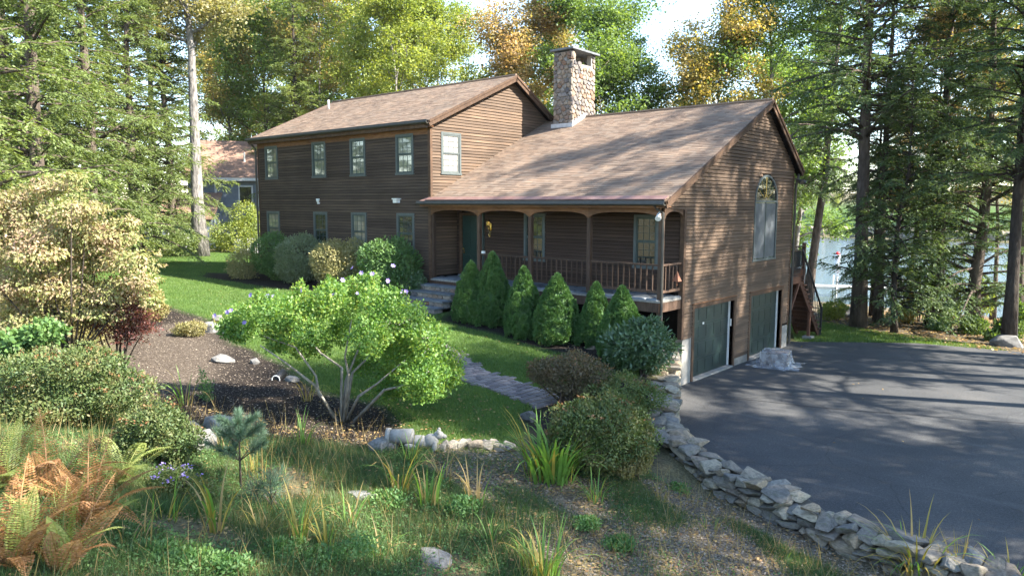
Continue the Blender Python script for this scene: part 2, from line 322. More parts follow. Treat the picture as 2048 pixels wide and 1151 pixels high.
# ------------------------------------------------------------------ mesh helpers
def link(name, me, parent=None, mat=None, loc=None):
    o = bpy.data.objects.new(name, me); COL.objects.link(o)
    if mat and me is not None and not me.materials: me.materials.append(M[mat])
    if parent is not None: o.parent = parent
    if loc is not None: o.location = loc
    return o
def bigmesh(name, V, Fq):                                        # V (n,3), Fq (m,k) constant k
    V = np.ascontiguousarray(V, np.float32); Fq = np.ascontiguousarray(Fq, np.int32); k = Fq.shape[1]
    me = bpy.data.meshes.new(name); me.vertices.add(len(V)); me.vertices.foreach_set('co', V.ravel())
    me.loops.add(Fq.size); me.loops.foreach_set('vertex_index', Fq.ravel())
    me.polygons.add(len(Fq)); me.polygons.foreach_set('loop_start', np.arange(0, Fq.size, k, dtype=np.int32))
    me.update(calc_edges=True); me.shade_flat(); return me
class MB:
    def __init__(s): s.v = []; s.f = []
    def add(s, vs_, fs): 
        n = len(s.v); s.v += [tuple(map(float, q)) for q in vs_]; s.f += [tuple(i+n for i in q) for q in fs]; return s
    def box(s, x0, x1, y0, y1, z0, z1):
        return s.add([(x0,y0,z0),(x1,y0,z0),(x1,y1,z0),(x0,y1,z0),(x0,y0,z1),(x1,y0,z1),(x1,y1,z1),(x0,y1,z1)],
                     [(0,3,2,1),(4,5,6,7),(0,1,5,4),(1,2,6,5),(2,3,7,6),(3,0,4,7)])
    def beam(s, a, b, w, h, up=(0,0,1)):
        a = np.array(a, float); b = np.array(b, float); d = b-a; d /= np.linalg.norm(d); u = np.array(up, float)
        sd_ = np.cross(d, u); sd_ /= np.linalg.norm(sd_); u = np.cross(sd_, d)
        vs_ = [p+sd_*w/2*i+u*h/2*j for p in (a, b) for i, j in ((-1,-1),(1,-1),(1,1),(-1,1))]
        return s.add(vs_, [(0,1,2,3),(7,6,5,4),(0,4,5,1),(1,5,6,2),(2,6,7,3),(3,7,4,0)])
    def prism(s, poly, off):                                     # poly of 3d points extruded by vector off
        poly = [np.array(p, float) for p in poly]; n = len(poly); off = np.array(off, float)
        return s.add(poly+[p+off for p in poly], [tuple(range(n))[::-1], tuple(range(n, 2*n))]+[(i, (i+1) % n, (i+1) % n+n, i+n) for i in range(n)])
    def tube(s, pts, rad, k=6):
        pts = np.array(pts, float); n = len(pts); rad = np.broadcast_to(np.array(rad, float), (n,)); V = []
        for i in range(n):
            d = pts[min(i+1, n-1)]-pts[max(i-1, 0)]; d = d/(np.linalg.norm(d)+1e-9)
            a = np.cross(d, (0.31, .95, .05) if abs(d[2]) > .8 else (0, 0, 1)); a /= np.linalg.norm(a)+1e-9; b_ = np.cross(d, a)
            for j in range(k):
                th = 2*math.pi*j/k; V.append(pts[i]+(a*math.cos(th)+b_*math.sin(th))*rad[i])
        Fs = [(i*k+j, i*k+(j+1) % k, (i+1)*k+(j+1) % k, (i+1)*k+j) for i in range(n-1) for j in range(k)]
        return s.add(V, Fs+[tuple(range(k))[::-1], tuple(range((n-1)*k, n*k))])
    def lathe(s, prof, c=(0,0,0), k=12):
        V = [(c[0]+r*math.cos(2*math.pi*j/k), c[1]+r*math.sin(2*math.pi*j/k), c[2]+z) for r, z in prof for j in range(k)]; n = len(prof)
        return s.add(V, [(i*k+j, i*k+(j+1) % k, (i+1)*k+(j+1) % k, (i+1)*k+j) for i in range(n-1) for j in range(k)]+[tuple(range(k))[::-1], tuple(range((n-1)*k, n*k))])
    def mesh(s, name, smooth=False):
        me = bpy.data.meshes.new(name); me.from_pydata(s.v, [], s.f); me.update()
        if smooth: me.polygons.foreach_set('use_smooth', [True]*len(me.polygons))
        return me
    def build(s, name, mat, parent=None, smooth=False, loc=None): return link(name, s.mesh(name, smooth), parent, mat, loc)
def tag(o, label, cat, group=None):
    o['label'] = label; o['category'] = cat
    if group: o['group'] = group
    return o
def thing(name, loc, label, cat, group=None, rz=0.0):
    o = bpy.data.objects.new(name, None); COL.objects.link(o); o.location = tuple(map(float, loc)); o.rotation_euler = (0, 0, rz)
    o.empty_display_size = .3; return tag(o, label, cat, group)
def struct(o): o['kind'] = 'structure'; return o
def leafquads(P, D, Nn, L, W):
    S = np.cross(D, Nn); S /= np.linalg.norm(S, axis=1, keepdims=True)+1e-9
    L = np.asarray(L).reshape(-1, 1); W = np.asarray(W).reshape(-1, 1)
    V = np.stack([P, P+D*L*.45+S*W*.5, P+D*L, P+D*L*.45-S*W*.5], 1).reshape(-1, 3)
    return V
def quadmesh(name, V): return bigmesh(name, V, np.arange(len(V)).reshape(-1, 4))
def unit(a): return a/(np.linalg.norm(a, axis=-1, keepdims=True)+1e-9)
def rdir(n): return unit(RNG.normal(size=(n, 3)))

# ------------------------------------------------------------------ ground sheet, lake, driveway
gx = np.unique(np.concatenate([np.linspace(-900, -60, 22), np.arange(-60, -14, 1.0), np.arange(-14, 16, .2), np.arange(16, 45, 1.0), np.linspace(45, 900, 22)]).round(3))
gy = np.unique(np.concatenate([np.linspace(-500, -30, 14), np.arange(-30, -19, 1.0), np.arange(-19, 14, .2), np.arange(14, 60, 1.0), np.arange(60, 280, 8.0), np.linspace(280, 1500, 16)]).round(3))
GX, GY = np.meshgrid(gx, gy); GZ = Z(GX, GY)
def px_poly(pts): return [on_ground(*p)[:2] for p in pts]
LAWN = [(-36,6),(-21,4),(-21,-1),(-9,-1.2),(.3,-2),(1.0,-4.6),(1.2,-7.6),(1.6,-9.6),(.6,-10.0),(-.6,-10.1),(-2.4,-10.4),(-5,-10.6),(-7,-10.2),(-10,-9.4),(-14,-8.8),(-22,-8),(-34,-5)]
BED_L = px_poly([(245,650),(330,612),(430,640),(480,690),(560,722),(640,780),(770,812),(818,858),(800,905),(640,885),(420,860),(245,800)])
BED_S = px_poly([(880,640),(930,655),(1000,672),(1090,700),(1190,722),(1225,755),(1345,745),(1340,700),(1250,640),(1080,610),(920,600)])
BED_R = px_poly([(1040,850),(1075,800),(1120,770),(1230,758),(1330,762),(1335,880),(1290,950),(1180,960),(1060,890)])
BED_B = [(-22.2,-2.6),(-20.5,-3.6),(-14,-3.7),(-10.2,-3.3),(-9.2,-2.2),(-9.2,-1),(-21,-1)]
LIT = px_poly([(890,890),(1010,905),(1180,960),(1300,960),(1420,990),(1750,1085),(2048,1140),(2048,1230),(1200,1230),(980,1010),(840,930)])
STRIP = px_poly([(1575,640),(1590,682),(1650,685),(1760,700),(1900,722),(2120,755),(2120,720),(1900,682),(1760,663),(1660,645)])
BANK = px_poly([(1655,640),(1660,650),(1760,668),(1900,688),(2120,726),(2200,640),(1900,615),(1700,625)])
gn = (np.sin(GX*3.1+1.3*np.sin(GY*2.3))+np.sin(GY*4.1+GX*1.7))*.06
def mask(poly, soft=.25):
    d = distpoly(GX, GY, poly); s = np.where(inpoly(GX, GY, poly), d, -d)+gn; return sstep(-soft, soft, s)
zr = np.maximum(mask(LAWN, .3), np.maximum(mask(STRIP, .15), sstep(158, 162, GY)*(1-sstep(200, 230, GY))))
zg = np.maximum.reduce([mask(BED_L), mask(BED_S), mask(BED_R), mask(BED_B), mask(BANK, .4)*.55])
zb = np.maximum(mask(LIT, .8)*.75*(1-.6*sstep(-.3,.8,np.sin(GX*1.9+1.1*np.sin(GY*1.3))+np.sin(GY*2.3+GX*.8))), mask(BANK, .4)*.35)
zb = np.maximum(zb, mask(px_poly([(250,665),(380,640),(450,690),(420,770),(300,800),(250,790)]), .5)*.4)  # pale dusty mulch, its sunlit tone put into the colour too
zb = np.maximum(zb, mask([(-60,22),(-16,18),(-3,19),(6,19.5),(20,20),(40,14),(42,46),(-60,46)], 1.0)*.6)
ny, nx = GX.shape; idx = np.arange(nx*ny).reshape(ny, nx)
me = bigmesh('ground', np.stack([GX.ravel(), GY.ravel(), GZ.ravel()], 1), np.stack([idx[:-1, :-1], idx[:-1, 1:], idx[1:, 1:], idx[1:, :-1]], -1).reshape(-1, 4))
ca = me.color_attributes.new('zone', 'FLOAT_COLOR', 'POINT')
ca.data.foreach_set('color', np.stack([zr.ravel(), zg.ravel(), zb.ravel(), np.ones(nx*ny)], 1).astype(np.float32).ravel())
me.polygons.foreach_set('use_smooth', np.ones(len(me.polygons), bool)); struct(link('ground', me, None, 'ground'))
struct(MB().add([(-900,36,-2.05),(900,36,-2.05),(900,154,-2.05),(-900,154,-2.05)], [(0,1,2,3)]).build('lake', 'water'))
dv = [(x, y, .0) for x, y in DRIVE]
mb = MB(); mb.add(dv, [tuple(range(len(dv)))]); me = mb.mesh('driveway')
bm = bmesh.new(); bm.from_mesh(me); bmesh.ops.triangulate(bm, faces=bm.faces[:]); bm.to_mesh(me); bm.free()
struct(link('driveway', me, None, 'asphalt'))

drv = bpy.data.objects['driveway']; simple('asphalt_seam', (.022,.023,.025), .8)
sp2 = [on_ground(x, y) for x, y in ((1440,797),(1530,804),(1620,815),(1720,824),(1820,831),(1930,840),(2060,849))]; q = MB()
for a_, b_ in zip(sp2[:-1], sp2[1:]): q.add([(a_[0],a_[1]-.035,.004),(b_[0],b_[1]-.03,.004),(b_[0],b_[1]+.03,.004),(a_[0],a_[1]+.025,.004)], [(0,1,2,3)])
q.build('paving_seam', 'asphalt_seam', drv)

# ------------------------------------------------------------------ THE HOUSE
house = thing('house', (0, 0, 0), 'two storey brown clapboard house with stone chimney, long front porch and garage', 'house')
XM, YF, XL, YR = -8.97, -1.09, -20.03, 7.92
# roof lines (top surface)
W_E, W_R, W_B = (-1.35, 5.18), (5.3, 8.42), (8.25, 6.28)
M_E, M_R, M_B = (-1.40, 7.86), (3.05, 9.87), (7.9, 6.95)
def lz(y, a, b): return a[1]+(y-a[0])*(b[1]-a[1])/(b[0]-a[0])
def wing_z(y): return lz(y, W_E, W_R) if y < W_R[0] else lz(y, W_R, W_B)
def main_z(y): return lz(y, M_E, M_R) if y < M_R[0] else lz(y, M_R, M_B)
RT = .2
# backing walls
wl = MB().prism([(XL+.01,YF+.01,1.2),(XL+.01,YF+.01,main_z(YF)-RT),(XL+.01,M_R[0],M_R[1]-RT),(XL+.01,7.3,main_z(7.3)-RT),(XL+.01,7.3,.2)], (XM-XL-.02, 0, 0)).build('wall', 'void', house)
gw = MB()
def gcol(y0, y1, z0):
    pts = [(-.16, y0, z0), (-.16, y1, z0), (-.16, y1, wing_z(y1)-RT)]
    if y0 < W_R[0] < y1: pts.append((-.16, W_R[0], W_R[1]-RT))
    pts.append((-.16, y0, wing_z(y0)-RT)); gw.prism(pts, (.158, 0, 0))
for q in ((.12,.77,.0),(.77,3.4,2.12),(3.4,4.66,.0),(4.66,7.25,2.12),(7.25,YR-.01,.0)): gcol(*q)
gw.prism([(-.16,YF,4.98),(-.16,.12,4.98),(-.16,.12,wing_z(.12)-RT),(-.16,YF,wing_z(YF)-RT)], (.158,0,0))
gable_wall = gw.build('gable_wall', 'void', house)
pw = MB().prism([(XM+.01,.16,.2),(XM+.01,.16,wing_z(.16)-RT),(XM+.01,W_R[0],W_R[1]-RT),(XM+.01,YR-.02,wing_z(YR)-RT),(XM+.01,YR-.02,-.3)], (-XM-.19, 0, 0)).build('porch_wall', 'void', house)
main_gable = MB().box(XM-.05, XM-.002, YF+.02, 7.25, 2, 2.05).build('main_gable_wall', 'void', house)

def clad(parent, O, u, n, span, z0, z1, holes, mat, ex=.106):
    O = np.array(O, float); u = np.array(u, float); n = np.array(n, float); z = z0; k = 0
    while z < z1-.02:
        zt = min(z+ex, z1); sb = span(z+.005); st = span(zt-.005)
        if sb and st and (sb[1]-sb[0] > .05):
            segs = [(sb[0], sb[1], st[0], st[1])]
            for (a, b_, za, zb_) in holes:
                if min(zt, zb_)-max(z, za) > .3*ex:
                    ns = []
                    for s in segs:
                        if b_ <= s[0] or a >= s[1]: ns.append(s); continue
                        if a > s[0]+.02: ns.append((s[0], a, s[2], a))
                        if b_ < s[1]-.02: ns.append((b_, s[1], b_, s[3]))
                    segs = ns
            for s in segs:
                j = rnd.uniform(-.0025, .0025); vs_ = []
                for (ua, uc, zz, th) in ((s[0], s[1], z+.012, .034+j), (s[2], s[3], zt, .007+j)):  # gap under each board bares the dark backing in place of a lap shadow
                    for uu in (ua, uc):
                        p = O+u*uu; vs_ += [(p+n*.0)+np.array([0,0,zz]), (p+n*th)+np.array([0,0,zz])]
                o = MB().add(vs_, [(1,3,7,5),(0,2,3,1),(0,1,5,4),(2,6,7,3),(4,5,7,6)]).build('siding_board', mat, parent)
        z = zt; k += 1
WIN_X = [(-19.42,-18.46), (-15.9,-15.0), (-13.4,-12.5), (-10.73,-9.82)]
holesF = [(a+.02, b_-.02, za+.02, zb_-.02) for a, b_ in WIN_X for za, zb_ in ((6.13,7.47),(3.33,4.72))]
clad(wl, (0,YF,0), (1,0,0), (0,-1,0), lambda z: (XL, XM), 1.75, 7.62, holesF, 'siding_x')
def span_gable(z):
    lo = .11 if z < 4.98 else max(YF, (z+RT-W_E[1])/((W_R[1]-W_E[1])/(W_R[0]-W_E[0]))+W_E[0])
    hi = min(YR, W_B[0]-(z+RT-W_B[1])/((W_R[1]-W_B[1])/(W_B[0]-W_R[0])))
    return (lo, hi) if hi > lo else None
holesG = [(.65,3.52,-1,2.26),(4.54,7.37,-1,2.26),(4.68,6.42,3.32,5.2),(4.75,6.35,5.2,5.65),(4.95,6.15,5.65,5.9),(5.2,5.9,5.9,6.02),(.1,.66,-1,1.32),(7.36,8,-1,.82),(3.4,4.66,-1,.24)]
clad(gable_wall, (0,0,0), (0,1,0), (1,0,0), span_gable, .24, 8.2, holesG, 'siding_y')
kf = (W_R[1]-W_E[1])/(W_R[0]-W_E[0])
def span_main(z):
    if z < 5.0: return (YF, .14)
    hi = min((z+.25-W_E[1])/kf+W_E[0], M_R[0]+(M_R[1]-RT-z)*(M_B[0]-M_R[0])/(M_R[1]-M_B[1]), 5.8)
    lo = max(YF, M_E[0]+(z+RT-M_E[1])*(M_R[0]-M_E[0])/(M_R[1]-M_E[1]))
    return (lo, hi) if hi > lo+.05 else None
clad(main_gable, (XM,0,0), (0,1,0), (1,0,0), span_main, 2.6, 9.66, [(-.57,.30,6.15,7.5)], 'siding_y')
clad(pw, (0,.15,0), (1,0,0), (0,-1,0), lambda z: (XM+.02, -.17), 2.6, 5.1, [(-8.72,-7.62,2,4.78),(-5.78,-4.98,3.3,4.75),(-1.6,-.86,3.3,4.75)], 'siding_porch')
# corner boards
for a in ((XL-.03, XL+.09, YF-.032, YF+.02, 1.9, 7.6), (XM-.10, XM+.030, YF-.034, YF+.07, 1.9, 7.72)):
    MB().box(*a).build('corner_board', 'trim_wood', house)
MB().box(-.02,.034,YR-.08,YR+.03,.8,6.1).build('corner_board', 'trim_wood', house)
MB().box(-.10,.034,.02,.135,1.32,4.95).build('corner_board', 'trim_wood', house)
MB().box(XL, XM-.1, YF-.04, YF+.01, 7.42, 7.66).build('frieze_board', 'frieze_wood', house)
# foundation
MB().box(-.2,.012,.11,.66,-.2,1.3).build('foundation', 'concrete', house)
MB().box(-.2,.012,7.36,7.92,-.2,.80).build('foundation', 'concrete', house)
MB().box(-.2,.012,3.52,4.54,-.2,.235).build('foundation', 'concrete', house)
MB().box(XL+.02,XM,YF+.005,YF+.3,.8,1.8).build('foundation', 'concrete', house)

# roofs: deck slab, then shingle tabs laid course by course
def roof(name, x0, x1, a, b_, mat='shingle', tabs=True, xl=None):
    a = np.array(a, float); b_ = np.array(b_, float); d = b_-a; L = np.linalg.norm(d); v = np.array([0, d[0]/L, d[1]/L])
    n = np.array([0, -v[2], v[1]]); n = n*np.sign(n[2])
    O = np.array([x0, a[0], a[1]])-n*.02
    s = MB(); P0, P1 = O, O+v*L
    s.prism([P0, P0+np.array([x1-x0,0,0]), P1+np.array([x1-x0,0,0]), P1], -n*.11)
    deck = s.build('roof', 'trim_wood', house)
    if not tabs: return deck
    ex = .135; rows = int(L/ex)+1; V = []; r = random.Random(len(name)); 
    for k in range(rows):
        s0 = k*ex-.02; s1 = min(s0+ex*1.06, L+.01); x = x0-.02-(k % 3)*.11
        while x < x1+.02:
            w = r.choice((.15,.2,.3,.36)); xa = max(x, x0-.02); xb = min(x+w, x1+.02); x += w
            if xb-xa < .02: continue
            th = r.choice((.005,.007,.010)); tt = .001
            for (ss, hh) in ((s0, th), (s1, tt)):
                for xx in (xa, xb):
                    p = O+v*ss+np.array([xx-x0, 0, 0]); V.append(p); V.append(p+n*(hh+.002))
    V = np.array(V); m_ = len(V)//8; base = (np.arange(m_)*8)[:, None, None]
    Fq = (base+np.array([[1,3,7,5],[0,2,3,1],[0,1,5,4],[2,6,7,3]])[None]).reshape(-1, 4)
    o = link('shingle_courses', bigmesh('shingle_courses', V, Fq), deck, 'shingle'); o['kind'] = 'stuff'
    return deck
roof('main_front', -20.3, -8.72, M_E, M_R); roof('main_back', -20.3, -8.72, M_B, M_R)
roof('wing_front_long', XM+.01, .2, W_E, W_R); roof('wing_rear', XM+.01, .2, W_B, W_R)
# short piece of porch eave that laps past the main wall corner
MB().prism([(-9.3,-1.35,5.16),(XM+.01,-1.35,5.16),(XM+.01,-1.10,5.29),(-9.2,-1.10,5.29)], (0,0,-.10)).build('eave_return', 'copper_edge', house)
MB().prism([(XM+.02,-1.38,5.195),(.21,-1.38,5.195),(.21,-1.20,5.283),(XM+.02,-1.20,5.283)], (0,0,.016)).build('drip_edge', 'copper_edge', house)
MB().tube([(-20.3,M_R[0],M_R[1]+.0),(-8.72,M_R[0],M_R[1]+.0)], .05, 6).build('ridge_cap', 'shingle', house)
MB().tube([(XM,W_R[0],W_R[1]),(.21,W_R[0],W_R[1])], .05, 6).build('ridge_cap', 'shingle', house)
# rake boards (double), soffits
def rake(x, a, b_, out=1):
    p, q = (x, a[0], a[1]-.13), (x, b_[0], b_[1]-.13)
    MB().beam(p, q, .035, .20).build('rake_board', 'trim_wood', house)
    MB().beam((x+.035*out, a[0], a[1]-.055), (x+.035*out, b_[0], b_[1]-.055), .03, .08).build('rake_trim', 'trim_wood', house)
    MB().beam((x-.12*out, a[0], a[1]-.185), (x-.12*out, b_[0], b_[1]-.185), .22, .02).build('soffit', 'void', house)
rake(.22, W_E, W_R); rake(.22, W_B, W_R); rake(-8.70, M_E, M_R); rake(-8.70, M_B, M_R); rake(-20.32, M_E, M_R, -1)
def gutter(x0, x1, y, z):
    pts = [(x0,y,z),(x0,y-.03,z-.09),(x0,y+.01,z-.13),(x0,y+.09,z-.13),(x0,y+.09,z-.008),(x0,y+.08,z-.02),(x0,y+.078,z-.11),(x0,y+.02,z-.11),(x0,y-.01,z-.07),(x0,y+.012,z)]
    MB().prism(pts, (x1-x0,0,0)).build('gutter', 'gutter', house)
gutter(-20.35, -8.7, -1.50, 7.86); gutter(-9.32, .22, -1.45, 5.17)
MB().box(-20.25,-8.75,-1.40,-1.36,7.60,7.80).build('fascia', 'trim_wood', house); MB().box(-20.25,-8.75,-1.36,-1.12,7.64,7.66).build('soffit', 'frieze_wood', house)
MB().box(-9.25,.18,-1.35,-1.31,4.98,5.1).build('fascia', 'frieze_wood', house); MB().box(-9.2,.18,-1.31,-1.0,5.0,5.02).build('soffit', 'frieze_wood', house)
MB().box(XM+.02,-.02,-1.0,.14,5.02,5.04).build('porch_ceiling', 'trim_wood', house)
# downspouts
MB().tube([(-20.2,-1.42,7.74),(-20.2,-1.3,7.6),(-20.12,-1.16,7.42),(-20.12,-1.16,2.0)], .045, 6).build('downspout', 'gutter', house)
MB().tube([(.12,8.1,6.14),(.1,8.0,5.9),(.08,7.98,5.7),(.08,7.98,.1)], .045, 6).build('downspout', 'gutter', house)
MB().tube([(-.1,-1.4,5.05),(-.1,-1.25,4.95),(.03,-1.15,4.85),(.05,-1.14,1.2)], .035, 6).build('downspout', 'gutter', house)
# plumbing vent
MB().lathe([(.05,0),(.05,.42),(.042,.43)], (-19.0,1.9,9.30)).build('vent_pipe', 'pipe_white', house, True)

# windows -----------------------------------------------------------
def window(O, u, n, w, h, pane, cols=3, rows=3, trim='window_trim', sash='window_green', dbl=True, grid=True):
    O = np.array(O, float); u = np.array(u, float); n = np.array(n, float); up = np.array([0,0,1.])
    def bx(a0, a1, b0, b1, d0, d1, m_=None):
        m_ = m_ or MB(); pts = [O+u*a0+up*b0+n*d0, O+u*a1+up*b0+n*d0, O+u*a1+up*b1+n*d0, O+u*a0+up*b1+n*d0]
        return m_.prism(pts, n*(d1-d0))
    root = bx(-.02, .06, -.02, h+.02, -.03, .045); bx(w-.06, w+.02, -.02, h+.02, -.03, .045, root)
    bx(.06, w-.06, h-.06, h+.02, -.03, .043, root); bx(-.04, w+.04, -.05, .02, -.03, .06, root)
    root = root.build('window', trim, house)
    mid = h*.5; i0, i1 = .06, w-.06
    for b0, b1, dep in (((.02, mid, .004), (mid-.02, h-.06, .016)) if dbl else ((.02, h-.06, .01),)):
        s = bx(i0, i0+.045, b0, b1, dep-.03, dep+.016); bx(i1-.045, i1, b0, b1, dep-.03, dep+.016, s)
        bx(i0+.045, i1-.045, b0, b0+.05, dep-.03, dep+.016, s); bx(i0+.045, i1-.045, b1-.045, b1, dep-.03, dep+.016, s)
        s.build('sash', sash, root)
        bx(i0+.04, i1-.04, b0+.045, b1-.04, dep-.022, dep-.006).build('pane', pane, root)
        if grid:
            W_ = i1-i0-.09; H_ = b1-b0-.095; g = MB()
            for c_ in range(1, cols): bx(i0+.045+W_*c_/cols-.006, i0+.045+W_*c_/cols+.006, b0+.05, b1-.045, dep-.006, dep+.002, g)
            g.build('muntin', sash, root); g = MB()
            for r_ in range(1, rows): bx(i0+.045, i1-.045, b0+.05+H_*r_/rows-.006, b0+.05+H_*r_/rows+.006, dep-.006, dep+.0035, g)
            g.build('muntin', sash, root)
    return root
for i, (a, b_) in enumerate(WIN_X):
    window((a, YF, 6.13), (1,0,0), (0,-1,0), b_-a, 1.34, 'glass_curtain')
    window((a, YF, 3.33), (1,0,0), (0,-1,0), b_-a, 1.39, 'glass_dark' if i in (1,3) else 'glass_curtain')
window((XM, -.60, 6.13), (0,1,0), (1,0,0), .92, 1.38, 'glass_white', trim='window_trim', sash='window_trim')
window((-5.8, .15, 3.28), (1,0,0), (0,-1,0), .84, 1.48, 'glass_dark'); window((-1.62, .15, 3.28), (1,0,0), (0,-1,0), .78, 1.48, 'glass_dark')
# arched window on the garage gable
aw = MB().box(-.01,.05,4.64,4.70,3.30,5.20); aw.box(-.01,.05,6.40,6.46,3.30,5.20); aw.box(-.01,.055,4.60,6.50,3.24,3.30); aw.box(-.01,.052,4.70,6.40,5.15,5.21)
n_ = 20; ring = []
for k in range(n_+1):
    th = math.pi*k/n_; ring.append((5.55-.91*math.cos(th), 5.21+.83*math.sin(th), 5.55-.85*math.cos(th), 5.21+.77*math.sin(th)))
for k in range(n_):
    a, b_ = ring[k], ring[k+1]
    aw.prism([(-.01,a[0],a[1]),(-.01,b_[0],b_[1]),(-.01,b_[2],b_[3]),(-.01,a[2],a[3])], (.06,0,0))
aw = aw.build('window', 'window_trim', house)
MB().box(.004,.014,4.70,6.40,3.30,5.15).build('pane', 'glass_dark', aw)
MB().prism([(.004,r_[2],r_[3]) for r_ in ring], (.010,0,0)).build('pane', 'glass_dark', aw)
simple('window_screen', (.075,.085,.095), .6, var=.25, scale=3)
MB().box(.016,.022,4.74,5.53,3.34,5.12).build('screen', 'window_screen', aw); MB().box(.016,.022,5.57,6.36,3.34,5.12).build('screen', 'window_screen', aw)
MB().box(.012,.034,5.53,5.57,3.30,5.15).build('mullion', 'window_green', aw)
for k in range(1, 6):
    th = math.pi*k/6; MB().beam((.02,5.55-.12*math.cos(th),5.22+.1*math.sin(th)), (.02,5.55-.82*math.cos(th),5.22+.75*math.sin(th)), .014, .014, (1,0,0)).build('sunburst_bar', 'brass', aw)

# garage doors: sections with raised panels, deep jambs
for y0, y1, lab in ((.77,3.4,'a'), (4.66,7.25,'b')):
    gd = MB().box(-.20,-.165,y0+.0,y1-.0,.05,2.12).build('garage_door', 'garage_green', house)
    for k in range(4):
        za = .06+k*.515
        MB().box(-.165,-.150,y0+.02,y1-.04,za+.008,za+.507).build('panel_section', 'garage_green', gd)
        for j in range(5):
            w = (y1-y0-.16)/5; ya = y0+.06+j*w
            MB().prism([(-.150,ya+.05,za+.09),(-.150,ya+w-.05,za+.09),(-.150,ya+w-.05,za+.43),(-.150,ya+.05,za+.43)], (.008,0,0)).build('raised_panel', 'garage_green', gd)
    MB().box(-.16,-.10,y1-.045,y1-.012,.05,2.1).build('weather_strip', 'white_plastic', gd)
    MB().box(-.16,.05,y0,y1,-.05,.045).build('door_sill', 'concrete', gd)
    fr = MB().box(-.16,.036,y0-.12,y0,.02,2.25).build('door_trim', 'trim_wood', house); MB().box(-.16,.036,y1,y1+.12,.02,2.25).build('door_trim', 'trim_wood', house)
    MB().box(-.16,.04,y0,y1,2.12,2.25).build('door_trim', 'trim_wood', house); MB().box(-.02,.07,y0-.14,y1+.14,2.25,2.275).build('drip_cap', 'frieze_wood', house)
MB().box(-.08,-.045,3.36,3.39,1.30,1.52).build('keypad', 'white_plastic', house)
MB().box(-.142,-.138,1.62,1.72,1.55,1.61).build('sticker', 'white_plastic', house)

# porch ---------------------------------------------------------------
PF = 2.56
pf = MB().box(XM+.02,-.005,-1.16,.14,PF-.10,PF-.045).build('porch_floor', 'mortar', house)
def convex_inset(poly, k):
    c = np.mean(poly, 0); return [c+(p-c)*k for p in poly]
def voronoi(x0, x1, y0, y1, seeds):
    cells = []
    for i, s in enumerate(seeds):
        poly = [np.array(p, float) for p in ((x0,y0),(x1,y0),(x1,y1),(x0,y1))]
        for j, q in enumerate(seeds):
            if i == j: continue
            m_ = (s+q)/2; d = q-s
            if d@d > 4*max((p-s)@(p-s) for p in poly): continue
            new = []
            for a in range(len(poly)):
                p, r_ = poly[a], poly[(a+1) % len(poly)]; fp, fr_ = (p-m_)@d, (r_-m_)@d
                if fp <= 0: new.append(p)
                if fp*fr_ < 0: new.append(p+(r_-p)*fp/(fp-fr_))
            poly = new
            if len(poly) < 3: break
        if len(poly) >= 3: cells.append(poly)
    return cells
def jgrid(x0, x1, y0, y1, dx, dy, r, j=.38):
    out = []; rows = max(1, round((y1-y0)/dy))
    for k in range(rows):
        cols = max(1, round((x1-x0)/dx)); off = (k % 2)*.5
        for i in range(cols+1):
            x = x0+(x1-x0)*(i+off-.0+.0+r.uniform(-j, j))/cols
            if x0 < x < x1: out.append(np.array([x, y0+(y1-y0)*(k+.5+r.uniform(-j, j))/rows]))
    return out
def pillow(poly, gap, h, fn, r):                                 # fn maps (a,b,height)->3d
    c = np.mean(poly, 0); sz = np.mean([np.linalg.norm(p-c) for p in poly]); out = []
    pr = []
    for i, p in enumerate(poly):                                 # chamfer corners a little
        q = poly[(i+1) % len(poly)]
        if np.linalg.norm(q-p) < .02: continue
        pr += [p*.78+q*.22, p*.22+q*.78]
    k0 = max(.6, 1-gap/sz); n = len(pr); V = []
    for kk, hh in ((k0, 0), (k0*.97, h*.6), (k0*.78, h)):
        V += [fn(*(c+(p-c)*kk), hh*(1+r.uniform(-.12,.12))) for p in pr]
    V.append(fn(*c, h*1.08))
    Fs = [(a*n+i, a*n+(i+1) % n, (a+1)*n+(i+1) % n, (a+1)*n+i) for a in range(2) for i in range(n)]+[(2*n+i, 2*n+(i+1) % n, 3*n) for i in range(n)]
    return V, Fs
rr = random.Random(5)
for cell in voronoi(XM+.02, .0, -1.17, .13, jgrid(XM, 0, -1.17, .13, .62, .42, rr, .25)):
    V, Fs = pillow(cell, .012, .045, lambda a, b_, h: (a, b_, PF-.045+h), rr); MB().add(V, Fs).build('flagstone', 'bluestone', pf)
MB().box(XM+.03,-.04,-1.13,-1.05,2.20,2.46).build('rim_beam', 'post_wood', house); MB().box(-.09,-.015,-1.05,.12,2.20,2.46).build('rim_beam', 'post_wood', house)
POSTS = [-6.72,-4.56,-2.38,-.07]
for x in [XM+.07]+POSTS:
    zb_ = PF-.02 if x < -.2 else .9
    MB().box(x-.06,x+.06,-1.10,-.98,zb_,4.80).build('porch_post', 'post_wood', house)
for x in (-2.38,-4.56,-6.72): MB().box(x-.055,x+.055,-1.12,-1.01,.9,2.2).build('porch_pier', 'post_wood', house)
def arch(p0, p1, zs, za, zt, th, mat):
    p0 = np.array(p0, float); p1 = np.array(p1, float); d = p1-p0; n = np.array([d[1], -d[0], 0]); n = n/np.linalg.norm(n); m_ = MB(); K = 14; prev = None
    for k in range(K+1):
        s = k/K; q = abs(2*s-1); zz = zs+(za-zs)*(1-q**3.2)**.6
        P = p0+d*s; cur = (np.array([P[0],P[1],zz]), np.array([P[0],P[1],zt]))
        if prev is not None: m_.prism([prev[0], cur[0], cur[1], prev[1]], n*th)
        prev = cur
    m_.build('porch_arch', mat, house)
xs = [XM+.03]+POSTS
